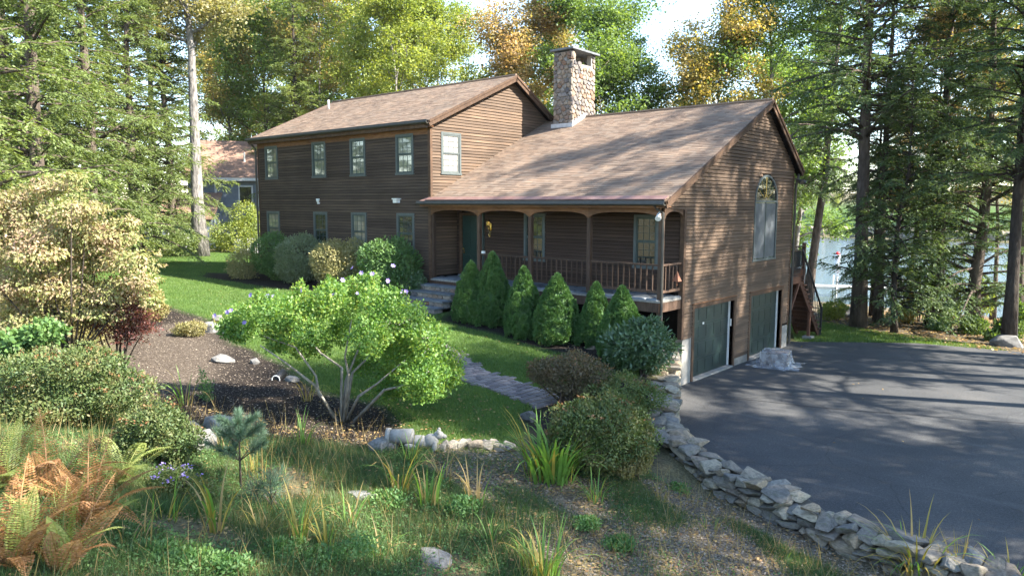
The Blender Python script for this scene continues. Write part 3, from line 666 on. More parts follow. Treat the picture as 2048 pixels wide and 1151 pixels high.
for a, b_ in zip(xs[:-1], xs[1:]): arch((a+.0,-1.075,0), (b_,-1.075,0), 4.68, 4.86, 5.02, .05, 'frieze_wood')
arch((-.06,-1.0,0), (-.06,.05,0), 4.62, 4.88, 5.02, .05, 'trim_wood')
def railing(p0, p1, name='railing', zt=3.46, zl=2.74, n=None, mat='post_wood'):
    p0 = np.array(p0, float); p1 = np.array(p1, float); L = np.linalg.norm(p1-p0)
    r_ = MB().beam((*p0, zt), (*p1, zt), .10, .045); r_.beam((*p0, zl), (*p1, zl), .05, .07); r_ = r_.build(name, mat, house)
    n = n or int(L/.178)
    for k in range(1, n):
        p = p0+(p1-p0)*k/n; MB().box(p[0]-.016,p[0]+.016,p[1]-.016,p[1]+.016,zl+.03,zt-.02).build('baluster', mat, r_)
for a, b_ in zip(POSTS[:-1], POSTS[1:]): railing((a+.06,-1.04), (b_-.06,-1.04))
railing((-.07,-.98), (-.07,.02))
# front door in the recess
dr = MB().box(-8.64,-7.72,.10,.13,PF+.04,4.66).build('front_door', 'door_green', house)
for za, zb_ in ((2.72,3.30),(3.40,4.10),(4.22,4.52)):
    for xa in (-8.55,-8.12): MB().prism([(xa,.10,za),(xa+.30,.10,za),(xa+.30,.10,zb_),(xa,.10,zb_)], (0,-.012,0)).build('raised_panel', 'door_green', dr)
MB().lathe([(.0,-.03),(.03,-.02),(.032,.0),(.02,.02),(.0,.03)], (-8.56,.05,3.52), 10).build('door_knob', 'brass', dr, True)
MB().box(-8.585,-8.535,.085,.099,3.34,3.50).build('handle_plate', 'brass', dr)
MB().box(-8.76,-8.65,.06,.16,PF,4.76).build('door_trim', 'trim_wood', house); MB().box(-7.71,-7.60,.06,.16,PF,4.76).build('door_trim', 'window_green', house)
MB().box(-8.65,-7.71,.06,.16,4.67,4.76).build('door_trim', 'trim_wood', house); MB().box(-8.66,-7.70,-.12,.12,PF+.002,PF+.05).build('door_sill', 'bluestone', house)
# wall lantern
ln = MB().box(-7.33,-7.25,.10,.13,4.18,4.42).build('wall_lantern', 'brass', house)
MB().lathe([(.035,0),(.06,.03),(.065,.16),(.03,.22),(.005,.25)], (-7.29,-.02,4.32), 6).build('lantern_glass', 'brass', ln)
MB().tube([(-7.29,.1,4.25),(-7.29,.03,4.16),(-7.29,-.02,4.22),(-7.29,-.02,4.32)], .012, 5).build('lantern_arm', 'brass', ln)
MB().tube([(-7.32,.1,4.2),(-7.33,.05,4.05),(-7.31,.06,3.95)], .010, 5).build('lantern_scroll', 'brass', ln); MB().tube([(-7.26,.1,4.2),(-7.25,.05,4.05),(-7.27,.06,3.95)], .010, 5).build('lantern_scroll', 'brass', ln)
# flood lights
fl = MB().box(-10.78,-10.50,YF-.22,YF-.02,5.22,5.26); fl.box(-10.74,-10.54,YF-.20,YF-.04,5.10,5.22); fl.build('flood_light', 'white_plastic', house)
fl = MB().lathe([(.03,0),(.07,.10),(.07,.16)], (-15.5,YF-.09,5.10)); fl.box(-15.54,-15.46,YF-.1,YF-.02,5.05,5.12); fl.build('flood_light', 'white_plastic', house)
for d in (-.09, .09):
    f_ = MB().tube([(.06,7.98,5.98),(.16,8.0+d,5.93),(.34,8.0+d*2,5.84)], [.03,.05,.085], 8).build('flood_light', 'gutter', house)
MB().tube([(-.07,-1.14,4.86),(-.05,-1.24,4.80),(.0,-1.36,4.70)], [.03,.05,.085], 8).build('flood_light', 'white_plastic', house)
MB().box(-6.6,-6.5,-1.08,-1.0,3.485,3.56).build('rail_camera', 'white_plastic', house)

# entry steps: bluestone treads on stone risers ------------------------
st = MB(); 
for k in range(5): st.box(-9.05,-7.15,-1.28-.34*(k+1),-1.2,1.2,PF-.19*(k+1)-.055)
st = st.build('entry_steps', 'mortar', house)
for k in range(5):
    z_ = PF-.19*(k+1); y0 = -1.28-.34*(k+1)
    xa = -9.12
    while xa < -7.12:
        xb = min(xa+rr.uniform(.7,1.1), -7.1); 
        if -7.1-xb < .4: xb = -7.1
        MB().box(xa+.004,xb-.004,y0-.05,y0+.37,z_-.055,z_+rr.uniform(-.004,.004)).build('tread_slab', 'bluestone', st); xa = xb
    for cell in voronoi(-9.05,-7.15,z_-.19,z_-.058, jgrid(-9.05,-7.15,z_-.19,z_-.058,.24,.13,rr,.3)):
        V, Fs = pillow(cell, .008, .035, lambda a, b_, h: (a, y0-h, b_), rr); MB().add(V, Fs).build('riser_stone', 'chimney_stone', st)

# chimney --------------------------------------------------------------
CX0, CX1, CY0, CY1, CT = -8.02, -7.20, 4.50, 5.92, 10.36
ch = MB().box(CX0,CX1,CY0,CY1,7.0,CT)
for xa, xb in ((CX0,CX0+.2),(CX1-.2,CX1)):
    for ya, yb in ((CY0,CY0+.2),(CY1-.2,CY1)): ch.box(xa,xb,ya,yb,CT,10.78)
ch.box(CX0,CX0+.18,CY0+.2,CY1-.2,CT,10.78); ch.box(CX0+.2,CX1-.2,CY0,CY0+.18,CT,10.78)
ch = ch.build('chimney', 'mortar', house)
def stones(a0, a1, b0, b1, fn, dx=.21, dy=.17, keep=lambda c: True, h=.055):
    for cell in voronoi(a0, a1, b0, b1, jgrid(a0, a1, b0, b1, dx, dy, rr, .36)):
        if not keep(np.mean(cell, 0)): continue
        V, Fs = pillow(cell, .009, h*rr.uniform(.7,1.3), fn, rr); MB().add(V, Fs).build('chimney_stone', 'chimney_stone', ch)
stones(CX0-.04,CX1+.04,7.95,10.78, lambda a, b_, h: (a, CY0-h, b_))
stones(CY0-.04,CY1+.04,7.95,10.78, lambda a, b_, h: (CX1+h, a, b_), keep=lambda c: not (c[1] > 10.34 and CY0+.15 < c[0] < CY1-.15) and c[1] > wing_z(c[0])-.2)
stones(CY0,CY1,8.1,10.78, lambda a, b_, h: (CX0-h, a, b_), .26, .22); stones(CX0,CX1,8.2,10.78, lambda a, b_, h: (a, CY1+h, b_), .26, .22)
MB().add([(CX0-.14,CY0-.14,10.83),(CX1+.14,CY0-.14,10.83),(CX1+.16,CY1+.16,10.79),(CX0-.14,CY1+.16,10.79),(CX0-.14,CY0-.14,10.90),(CX1+.14,CY0-.14,10.90),(CX1+.16,CY1+.16,10.86),(CX0-.14,CY1+.16,10.86)],
         [(0,3,2,1),(4,5,6,7),(0,1,5,4),(1,2,6,5),(2,3,7,6),(3,0,4,7)]).build('chimney_cap', 'bluestone', ch)
MB().box(CX0-.1,CX1+.1,CY0-.09,CY0-.02,7.86,8.12).build('flashing', 'lead_flash', ch)
for k in range(5):
    ya = CY0-.05+k*.17; MB().box(CX1+.06,CX1+.09,ya,ya+.18,wing_z(ya)-.05,wing_z(ya)+.20).build('flashing', 'lead_flash', ch)

# rear deck and its stair ----------------------------------------------
dk = MB().box(-3.4,.05,8.0,9.0,2.44,2.50).build('rear_deck', 'deck_wood', house)
MB().box(-3.4,-.95,9.0,12.2,2.44,2.498).build('deck_boards', 'deck_wood', dk)
MB().box(-3.4,.03,8.92,9.0,2.22,2.44).build('deck_joist', 'deck_wood', dk); MB().box(-.04,.03,8.0,8.92,2.22,2.44).build('deck_joist', 'deck_wood', dk); MB().box(-1.03,-.95,9.0,12.2,2.22,2.44).build('deck_joist', 'deck_wood', dk)
MB().beam((.0,8.9,2.2),(.0,8.05,1.1),.07,.09).build('deck_brace', 'deck_wood', dk)
MB().box(-1.05,-.93,12.0,12.12,-.5,3.55).build('deck_post', 'deck_wood', dk)
for x0_, y0_, x1_, y1_, n_ in ((.02,8.05,.02,8.92,7),(-.98,9.1,-.98,12.1,20)):
    r_ = MB().beam((x0_,y0_,3.42),(x1_,y1_,3.42),.09,.04); r_.beam((x0_,y0_,2.6),(x1_,y1_,2.6),.04,.04); r_ = r_.build('deck_railing', 'post_wood', dk)
    for k in range(n_+1):
        p = np.array([x0_,y0_])*(1-k/n_)+np.array([x1_,y1_])*k/n_; MB().box(p[0]-.011,p[0]+.011,p[1]-.011,p[1]+.011,2.6,3.4).build('baluster', 'black_rail', r_)
stair = MB().beam((.0,9.0,2.30),(.0,11.35,-.06),.05,.26)
stair.beam((-.85,9.0,2.30),(-.85,11.35,-.06),.05,.26); stair = stair.build('deck_stair', 'deck_wood', house)
for k in range(1, 13):
    y = 9.0+2.35*k/13; z_ = 2.50-2.42*k/13
    MB().box(-.92,.10,y-.13,y+.11,z_-.035,z_).build('stair_tread', 'deck_wood', stair); MB().box(-.84,-.02,y+.10,y+.115,z_-.2,z_-.036).build('stair_riser', 'deck_wood', stair)
MB().box(-.05,.05,10.1,10.2,.0,1.25).build('stair_post', 'deck_wood', stair)
MB().box(-.17,.17,9.98,10.32,-.1,.08).build('post_footing', 'concrete', stair)
MB().beam((.05,8.98,3.45),(.08,11.3,1.02),.06,.05).build('handrail', 'black_rail', stair); MB().beam((.06,11.3,-.02),(.08,11.3,1.05),.06,.06,(0,1,0)).build('newel_post', 'black_rail', stair)
for k in range(1, 13):
    y = 9.0+2.35*k/13; z_ = 2.50-2.42*k/13; MB().box(.055,.075,y-.01,y+.01,z_,z_+.93).build('baluster', 'black_rail', stair)

# ------------------------------------------------------------------ neighbour's house
nb0 = at_dist(452, 57); nb = thing('neighbour_house', nb0, 'grey blue neighbouring house with brown roof behind the tall trunk', 'house', rz=math.radians(52))
W_, D_ = 9.0, 7.0
nbw = MB().prism([(-W_/2+2,0,0),(-W_/2+2,0,5.1),(-W_/2+2,D_/2,7.6),(-W_/2+2,D_,5.1),(-W_/2+2,D_,0)], (W_,0,0)).build('wall', 'grey_siding', nb)
for k in range(26): MB().prism([(-2.5,-.001,.2+k*.19),(6.5,-.001,.2+k*.19),(6.5,-.001,.38+k*.19),(-2.5,-.001,.38+k*.19)], (0,-.02-.01*(k%2),0)).build('siding_board', 'grey_siding', nbw)
for sgn in (0, 1):
    ya, yb = (-.5, D_/2) if sgn == 0 else (D_+.5, D_/2)
    MB().prism([(-2.8,ya,4.78),(6.8,ya,4.78),(6.8,yb,7.66),(-2.8,yb,7.66)], (0,0,.16)).build('roof', 'neighbour_roof', nb)
MB().box(-2.8,6.8,-.56,-.46,4.72,4.92).build('gutter', 'grey_trim', nb)
cw = MB().box(3.0,3.9,2.6,3.4,6.0,8.7).build('chimney', 'brown_brick', nb)
MB().box(2.95,3.95,2.55,3.45,8.7,8.85).build('chimney_cap', 'brown_brick', cw)
for x in (.9, 4.2):
    w_ = MB().box(x,x+1.0,-.07,-.02,2.9,4.4).build('window', 'grey_trim', nb); MB().box(x+.1,x+.9,-.09,-.065,3.0,4.3).build('pane', 'glass_dark', w_)
MB().box(-.7,-.55,-.06,0,0,4.7).build('corner_board', 'grey_trim', nb); MB().box(2.2,2.5,-.06,-.03,0,4.7).build('corner_board', 'grey_trim', nb)
gr_ = MB().prism([(-3.6,-3.0,0),(-3.6,-3.0,2.2),(-3.6,-.05,3.6),(-3.6,-.05,0)], (3.2,0,0)).build('garage', 'grey_siding', nb)
MB().prism([(-3.9,-3.4,2.05),(-.2,-3.4,2.05),(-.2,-.03,3.75),(-3.9,-.03,3.75)], (0,0,.14)).build('roof', 'neighbour_roof', gr_)
MB().box(-3.2,-1.0,-3.04,-2.99,.1,1.95).build('garage_door', 'grey_trim', gr_)
vp_ = MB().lathe([(.06,0),(.06,.7)], (1.2,1.2,6.1)).build('vent_pipe', 'pipe_white', nb)
fp = at_dist(510, 50); fn_ = thing('picket_fence', fp, 'low white picket fence glimpsed beside the house corner', 'fence', rz=math.radians(41))
for k in range(14): MB().prism([(k*.16-1.4,0,.05),(k*.16-1.31,0,.05),(k*.16-1.31,0,.95),(k*.16-1.355,0,1.02),(k*.16-1.4,0,.95)], (0,.02,0)).build('picket', 'white_plastic', fn_)
MB().box(-1.45,.85,.02,.06,.25,.33).build('rail', 'white_plastic', fn_); MB().box(-1.45,.85,.02,.06,.72,.80).build('rail', 'white_plastic', fn_)

# ------------------------------------------------------------------ stones: boulders and dry stone walls
def hull_mesh(name, r, pts=16, flat=1.0, blocky=.5):
    bm = bmesh.new()
    for i in range(pts):
        v = Vector((r.gauss(0,1), r.gauss(0,1), r.gauss(0,1))).normalized()
        b_ = Vector([math.copysign(abs(c)**blocky, c) for c in v]); b_ = b_/max(abs(c) for c in b_)
        q = v.lerp(b_, .65); bm.verts.new((q.x*.5, q.y*.5, q.z*.5*flat))
    bmesh.ops.convex_hull(bm, input=bm.verts); 
    for v in [v for v in bm.verts if not v.link_faces]: bm.verts.remove(v)
    bmesh.ops.bevel(bm, geom=bm.edges[:], offset=.035, segments=1, affect='EDGES', clamp_overlap=True)
    me = bpy.data.meshes.new(name); bm.to_mesh(me); bm.free(); return me
rs = random.Random(21)
STONES = [hull_mesh('wall_stone', rs, rs.choice((12,14,18,22))) for _ in range(16)]
for m_ in STONES: m_.materials.append(M['wall_stone'])
def stone(parent, p, size, rz, tilt=.12, name='stone'):
    o = bpy.data.objects.new(name, rs.choice(STONES)); COL.objects.link(o); o.parent = parent
    o.location = tuple(map(float, p)); o.scale = size; o.rotation_euler = (rs.gauss(0,tilt), rs.gauss(0,tilt), rz+rs.gauss(0,.12)+rs.choice((0,math.pi))); return o
def walk(path, s):
    d = np.r_[0, np.cumsum(np.hypot(*np.diff(path[:, :2], axis=0).T))]
    return np.array([np.interp(s, d, path[:, k]) for k in range(path.shape[1])]), d[-1]
def stone_wall(path, label, thick, name='stone_wall', cap=True, lay=.125):
    p0 = path[0]; root = thing(name, (p0[0], p0[1], 0), label, 'stone wall')
    _, L = walk(path, 0); o = np.array([p0[0], p0[1], 0])
    for layer in range(9):
        for row in (0, 1):
            s = rs.uniform(0, .15)
            while s < L:
                p, _ = walk(path, s); q, _ = walk(path, min(s+.1, L)); d = q[:2]-p[:2]; d = d/(np.linalg.norm(d)+1e-9); nrm = np.array([-d[1], d[0]])  # left of travel
                top = p[2]; zb_ = p[3] if len(p) > 3 else 0.0
                l = rs.choice((.15,.18,.22,.26,.32,.40,.52))*rs.uniform(.85,1.15)*(1 if row else 1)*(1.7 if row == 0 and not (zb_+layer*lay+.2 > top) else 1.1); h = lay*rs.uniform(.7,1.3); z_ = zb_+layer*lay+h*.42
                istop = z_+lay*.75 > top-.02
                if z_ < top-.02:
                    w = thick*.56*rs.uniform(.85,1.1); off = (-thick*.25 if row == 0 else -thick*.76)
                    c = p[:2]+nrm*(-off)*-1+d*l*.5
                    if istop and cap: h *= 1.05; l *= 1.15; w *= 1.15
                    stone(root, np.array([c[0], c[1], z_])-o, (l*1.16, w*1.15, h*1.3), math.atan2(d[1], d[0]))
                s += l*.93
    return root
wp = np.c_[WALL, np.array([-.05]*10)]
stone_wall(wp[:5], 'tall dry stone retaining wall running out from the house corner beside the driveway', .62)
stone_wall(wp[4:], 'low tumbled dry stone wall curving along the near edge of the driveway', .54)
tw = [on_ground(1346,742), on_ground(1290,748), on_ground(1225,757)]
tw = np.array([(.05,-.75,1.42,.95),(-.25,-1.55,1.30,.85),(-.9,-2.3,1.32,.95),(-1.5,-2.75,1.32,1.0)])
stone_wall(tw, 'short flat stone terrace wall under the dark rhododendron', .42, lay=.13)
def boulder(px, py, sx, sy, sz, label, mat='rock', sink=.25, rz=0):
    p = on_ground(px, py); o = bpy.data.objects.new('boulder', hull_mesh('boulder', rs, 26, 1, .75)); o.data.materials.append(M[mat]); COL.objects.link(o)
    o.location = (p[0], p[1], p[2]+sz*(.5-sink)); o.scale = (sx, sy, sz); o.rotation_euler = (rs.gauss(0,.1), rs.gauss(0,.1), rz); tag(o, label, 'rock', 'loose rocks in the garden'); return o
boulder(2014,692,1.1,.8,.55,'tan rounded boulder at the right edge of the mulch bank'); boulder(1055,838,.38,.3,.3,'pale round rock at the lawn edge by the brown shrub')
boulder(420,662,.5,.4,.35,'white rock beside the low yellow shrub at the lawn edge',rz=.4); boulder(437,640,.35,.3,.2,'small pale rock at the tip of the mulch bed')
boulder(445,722,.55,.45,.16,'flat white stone lying in the mulch with leaves beside it'); boulder(510,726,.22,.18,.14,'small white stone on black mulch near the hibiscus')
boulder(375,878,.45,.4,.35,'grey boulder half hidden in weeds left of the pine sapling'); boulder(400,892,.5,.42,.34,'blue grey boulder behind the pine sapling'); boulder(440,862,.6,.45,.36,'dark grey boulder above the pine sapling')
boulder(585,762,.3,.25,.16,'pale stone at the mulch edge right of the drain pipe'); boulder(755,900,.36,.3,.26,'grey stone left of the fallen statue'); boulder(776,893,.36,.26,.22,'brown stone touching the fallen statue base')
boulder(1688,632,1.3,1.0,.7,'dark lakeside boulder beside the thick trunk'); boulder(868,1120,.5,.35,.12,'flat dark stepping stone in the foreground weeds'); boulder(722,992,.4,.3,.1,'flat grey stone in the weeds left of the iris clump')
boulder(170,650,.7,.5,.45,'sunlit pale boulder behind the red leaved bush'); boulder(5,700,.6,.6,.8,'dark grey boulder at the left picture edge')
bd = thing('stone_edging', on_ground(890,898), 'row of small grey stones edging the front lawn', 'stone edging'); bo = np.array(bd.location)
for k in range(22):
    s = k/21; p = on_ground(868+s*150+rs.uniform(-3,3), 897-4*math.sin(s*3.1)+rs.uniform(-4,4)); sz = rs.uniform(.12,.24); stone(bd, p+np.array([0,0,sz*.2])-bo, (sz*1.3, sz, sz*.8), rs.uniform(0,6))

# brick walk ------------------------------------------------------------
wk = [np.array([-8.1,-3.0]), np.array([-6.9,-4.3])]+[on_ground(*q)[:2] for q in ((945,752),(1000,768),(1050,786),(1110,810))]
wk = np.array(wk); ts = np.linspace(0, 1, 90); kk = np.linspace(0, 1, len(wk)); PTH = np.c_[np.interp(ts, kk, wk[:, 0]), np.interp(ts, kk, wk[:, 1])]
for _ in range(6): PTH[1:-1] = (PTH[:-2]+PTH[1:-1]*2+PTH[2:])/4
pv = np.array([on_ground(1000,768)[0], on_ground(1000,768)[1], 0]); 
path = bpy.data.objects.new('path', None); COL.objects.link(path); struct(path)
pd = np.r_[0, np.cumsum(np.hypot(*np.diff(PTH, axis=0).T))]; PW = .92
bmw = MB(); prev = None
for s in np.arange(0, pd[-1], .15):
    p = np.array([np.interp(s, pd, PTH[:, 0]), np.interp(s, pd, PTH[:, 1])]); q = np.array([np.interp(s+.1, pd, PTH[:, 0]), np.interp(s+.1, pd, PTH[:, 1])]); d = (q-p); d = d/(np.linalg.norm(d)+1e-9) if np.linalg.norm(d) > 1e-6 else d0; d0 = d
    nn = np.array([-d[1], d[0]]); a, b_ = p+nn*PW/2, p-nn*PW/2; cur = [(a[0],a[1],z1(*a)+.012), (b_[0],b_[1],z1(*b_)+.012)]
    if prev: bmw.add([prev[0],prev[1],cur[1],cur[0]], [(0,1,2,3)])
    prev = cur
bmw.build('joint_sand', 'mortar', path)
pme = []
for (l, w) in ((.235,.155),(.155,.155),(.31,.155)):
    bm = bmesh.new(); bmesh.ops.create_cube(bm, size=1); bmesh.ops.scale(bm, vec=(l-.012, w-.012, .05), verts=bm.verts); bmesh.ops.bevel(bm, geom=bm.edges[:], offset=.008, segments=1, affect='EDGES')
    me = bpy.data.meshes.new('paver'); bm.to_mesh(me); bm.free(); me.materials.append(M['paver']); pme.append((l, me))
s = .08; rowi = 0
while s < pd[-1]-.1:
    p = np.array([np.interp(s, pd, PTH[:, 0]), np.interp(s, pd, PTH[:, 1])]); q = np.array([np.interp(s+.1, pd, PTH[:, 0]), np.interp(s+.1, pd, PTH[:, 1])]); d = unit(q-p); nn = np.array([-d[1], d[0]])
    a = -PW/2+rs.uniform(-.1,0)*(rowi % 2)
    while a < PW/2-.1:
        l, me = rs.choice(pme); c = p+nn*(a+l/2); o = bpy.data.objects.new('paver', me); COL.objects.link(o); o.parent = path
        o.location = (c[0], c[1], z1(*c)+.008+rs.uniform(-.004,.004)); o.rotation_euler = (rs.gauss(0,.012), rs.gauss(0,.012), math.atan2(nn[1], nn[0])); a += l
    s += .158; rowi += 1

# small objects ----------------------------------------------------------
# wrapped brick pallet by the garage
pp = np.array([.95, 4.55, 0]); pl = thing('wrapped_pallet', pp, 'low stack of dark brick under clear plastic film by the garage doors', 'pallet', rz=.18); pl.scale = (.82,.82,.9)
for j in range(2):
    for i in range(4):
        for k in range(4): MB().box(-.46+i*.235,-.235+i*.235,-.42+j*.42,-.02+j*.42,.02+k*.12,.13+k*.12).build('block', 'brown_brick', pl)
fm = []; K = 40
for (sx, sy, z_, wob) in ((.92,.86,.012,.10),(.72,.66,.03,.08),(.56,.50,.10,.04),(.515,.475,.30,.015),(.505,.465,.505,.008),(.49,.45,.525,.0),(.25,.22,.53,.0)):
    for k in range(K):
        th = 2*math.pi*k/K; c_, s_ = math.cos(th), math.sin(th); q = 1/max(abs(c_), abs(s_))**.97
        w = 1+wob*math.sin(th*9+z_*5)+wob*.6*math.sin(th*17+1); fm.append((sx*c_*q*w, sy*s_*q*w, z_+abs(wob)*.12*math.sin(th*13)))
nr = len(fm)//K
MB().add(fm, [(r_*K+k, r_*K+(k+1) % K, (r_+1)*K+(k+1) % K, (r_+1)*K+k) for r_ in range(nr-1) for k in range(K)]+[tuple(range((nr-1)*K, nr*K))]).build('plastic_wrap', 'plastic_film', pl)
# fallen garden statue
sp_ = on_ground(838,897); stt = thing('garden_statue', sp_, 'weathered pale concrete animal statue toppled at the lawn edge', 'statue', rz=math.radians(38))
def blob_mesh(parts, vox=.02):
    me = bpy.data.meshes.new('statue'); bm = bmesh.new()
    for (c_, r_, e) in parts:
        mtx = Matrix.Translation(c_) @ Matrix.Rotation(e, 4, 'Y') @ Matrix.Diagonal((*r_, 1)); bmesh.ops.create_icosphere(bm, subdivisions=2, radius=1, matrix=mtx)
    bm.to_mesh(me); bm.free(); me.polygons.foreach_set('use_smooth', [True]*len(me.polygons)); return me
o = link('figure', blob_mesh([((.02,0,.13),(.22,.12,.11),.1),((.2,0,.15),(.14,.12,.12),-.3),((.33,.02,.24),(.09,.08,.075),0),((.42,.02,.22),(.05,.045,.04),.2),((.33,.08,.31),(.03,.02,.045),0),((.33,-.05,.31),(.03,.02,.045),0),((.27,-.09,.06),(.045,.045,.11),.2),((.24,.1,.06),(.045,.045,.11),.1),((-.12,-.1,.07),(.12,.05,.05),.2)]), stt, 'statue_stone')
MB().tube([(-.52,.02,.2),(-.1,0,.22)], [.12,.125], 14).build('base_drum', 'statue_stone', stt, True); MB().tube([(-.55,.02,.2),(-.48,.02,.2)], [.14,.14], 14).build('base_rim', 'statue_stone', stt, True)
# wind chime on the porch end rail
wc = thing('wind_chime', (-.02,-.55,3.38), 'rusty triangular wind chime hanging at the end of the porch', 'wind chime')
MB().tube([(0,-.05,.02),(.1,0,.05),(.2,.02,.02)], .008, 5).build('hook', 'black_rail', wc); MB().tube([(.18,.0,.02),(.18,0,-.10)], .004, 4).build('cord', 'black_rail', wc)
MB().add([(.18,0,-.08),(.09,-.1,-.36),(.09,.1,-.36),(.27,.1,-.36),(.27,-.1,-.36)], [(0,1,2),(0,2,3),(0,3,4),(0,4,1),(1,4,3,2)]).build('bell', 'rust_iron', wc)
MB().tube([(.18,0,-.34),(.18,0,-.48)], .012, 5).build('clapper', 'rust_iron', wc)
# drain pipe in the mulch
dp = on_ground(552,760); q = MB(); q.tube([(0,0,.02),(FH[0]*.5,FH[1]*.5,.06)], .085, 14); 
dpo = q.build('drain_pipe', 'black_rail', None, True, tuple(dp)); tag(dpo, 'short black drain pipe end with pale rim poking out of the mulch', 'pipe')
rim = MB(); th = np.linspace(0, 2*math.pi, 15); rim.tube([np.array([0,0,.02])-FH*.012+(rgt0*math.cos(a)+np.array([0,0,1])*math.sin(a))*.085 for a in th], .012, 5).build('pipe_rim', 'white_plastic', dpo)
# dock and buoy on the lake
dq = np.array([-10.5,41.5,-1.6]); dock = thing('dock', dq, 'narrow pale floating dock running into the lake', 'dock', rz=math.radians(28))
for k in range(24): MB().box(-5+k*.5,-4.52+k*.5,-.7,.7,.26,.32).build('deck_plank', 'dock_grey', dock)
for x in (-4.5,-1.5,1.5,4.5,6.6):
    for y in (-.72,.72): MB().tube([(x,y,-1.2),(x,y,1.1)], .05, 6).build('dock_pole', 'dock_grey', dock)
MB().box(-5,7,-.68,-.6,.1,.26).build('dock_side', 'dock_grey', dock); MB().box(-5,7,.6,.68,.1,.26).build('dock_side', 'dock_grey', dock)
def on_water(px, py): 
    r = ray(px, py); t_ = (-2.05-CAM[2])/r[2]; return CAM+r*t_
by = on_water(1675,514); bu = thing('buoy', by, 'small red and white buoy floating on the lake', 'buoy')
MB().lathe([(.05,-.3),(.35,-.15),(.42,.1),(.3,.35)], (0,0,0), 12).build('float', 'white_plastic', bu, True); MB().lathe([(.3,.35),(.28,.6),(.1,.75),(.02,.76)], (0,0,0), 12).build('cap', 'buoy_red', bu, True)
# far shore sea wall
fw = thing('sea_wall', (-60,153,-2), 'grey stone sea wall along the far lake shore', 'wall')
for k in range(60): 
    o = bpy.data.objects.new('stone', rs.choice(STONES)); COL.objects.link(o); o.parent = fw; o.location = (-45+k*2.6, rs.uniform(-.5,.5), 1.0); o.scale = (3.4, 2.2, rs.uniform(2.4,3.2)); o.rotation_euler = (0,0,rs.gauss(0,.1))

# ------------------------------------------------------------------ TREES
def tubes_mesh(name, paths, k=6):
    q = MB()
    for pts, rad in paths: q.tube(pts, rad, k)
    return q.mesh(name, True)
def decid(seed, H, base, R, nleaf, leaf, tr, el=(15,60), wob=.25, dens=1.0, flat=.6):
    r = np.random.default_rng(seed); n = 9; zt = np.linspace(0, H*.93, n)
    off = np.cumsum(r.normal(0, wob, (n, 2)), 0)*np.linspace(0, 1, n)[:, None]
    T = np.c_[off, zt]; TR = tr*(1-np.linspace(0, 1, n)**.8*.93); TR[0] *= 1.35
    paths = [(T, TR)]; clumps = []; nb = int(26*dens); ga = 2.4
    for i in range(nb):
        f = (i+.5)/nb; h = base+(H*.92-base)*f; p = np.array([np.interp(h, zt, T[:, k]) for k in range(3)])
        prof = math.sin(math.pi*(.12+.80*f))**.7; L = R*prof*r.uniform(.65, 1.12); az = i*ga+r.normal(0, .35); e = math.radians(r.uniform(*el)*(.6+.7*f))
        d = np.array([math.cos(az)*math.cos(e), math.sin(az)*math.cos(e), math.sin(e)]); pts = [p]
        for s in range(4): d = unit(d+r.normal(0, .16, 3)+np.array([0,0,.03])); pts.append(pts[-1]+d*L/4)
        r0 = max(.03, np.interp(h, zt, TR)*.5); paths.append((np.array(pts), np.linspace(r0, .015, 5)))
        for j in range(int(r.integers(5, 9))):
            s = r.uniform(.35, 1.0)*4; a = int(min(s, 3)); q = pts[a]+(pts[a+1]-pts[a])*(s-a)
            dd = unit(d*.6+rdir(1)[0]*.9+np.array([0,0,.15])); l = L*r.uniform(.18, .42); m_ = q+dd*l*.5+r.normal(0, .1, 3); e_ = q+dd*l
            paths.append((np.array([q, m_, e_]), np.array([r0*.4, .02, .008]))); clumps.append((e_, r.uniform(.55, 1.15)*R*.2)); 
            if r.random() < .6: clumps.append((m_, r.uniform(.4, .8)*R*.18))
    C_ = np.array([c for c, _ in clumps]); S_ = np.array([s for _, s in clumps]); w = S_**2/np.sum(S_**2)
    k = r.choice(len(C_), nleaf, p=w); g = r.normal(0, .5, (nleaf, 3)); g[:, 2] *= flat
    P = C_[k]+g*S_[k][:, None]; D = unit(r.normal(size=(nleaf, 3))*np.array([1,1,.5])+np.array([0,0,-.35])); Nn = unit(r.normal(size=(nleaf, 3))*.7+np.array([0,0,.8]))
    L_ = leaf*r.uniform(.7, 1.35, nleaf)
    return tubes_mesh('trunk', paths), quadmesh('crown', leafquads(P, D, Nn, L_, L_*.72))
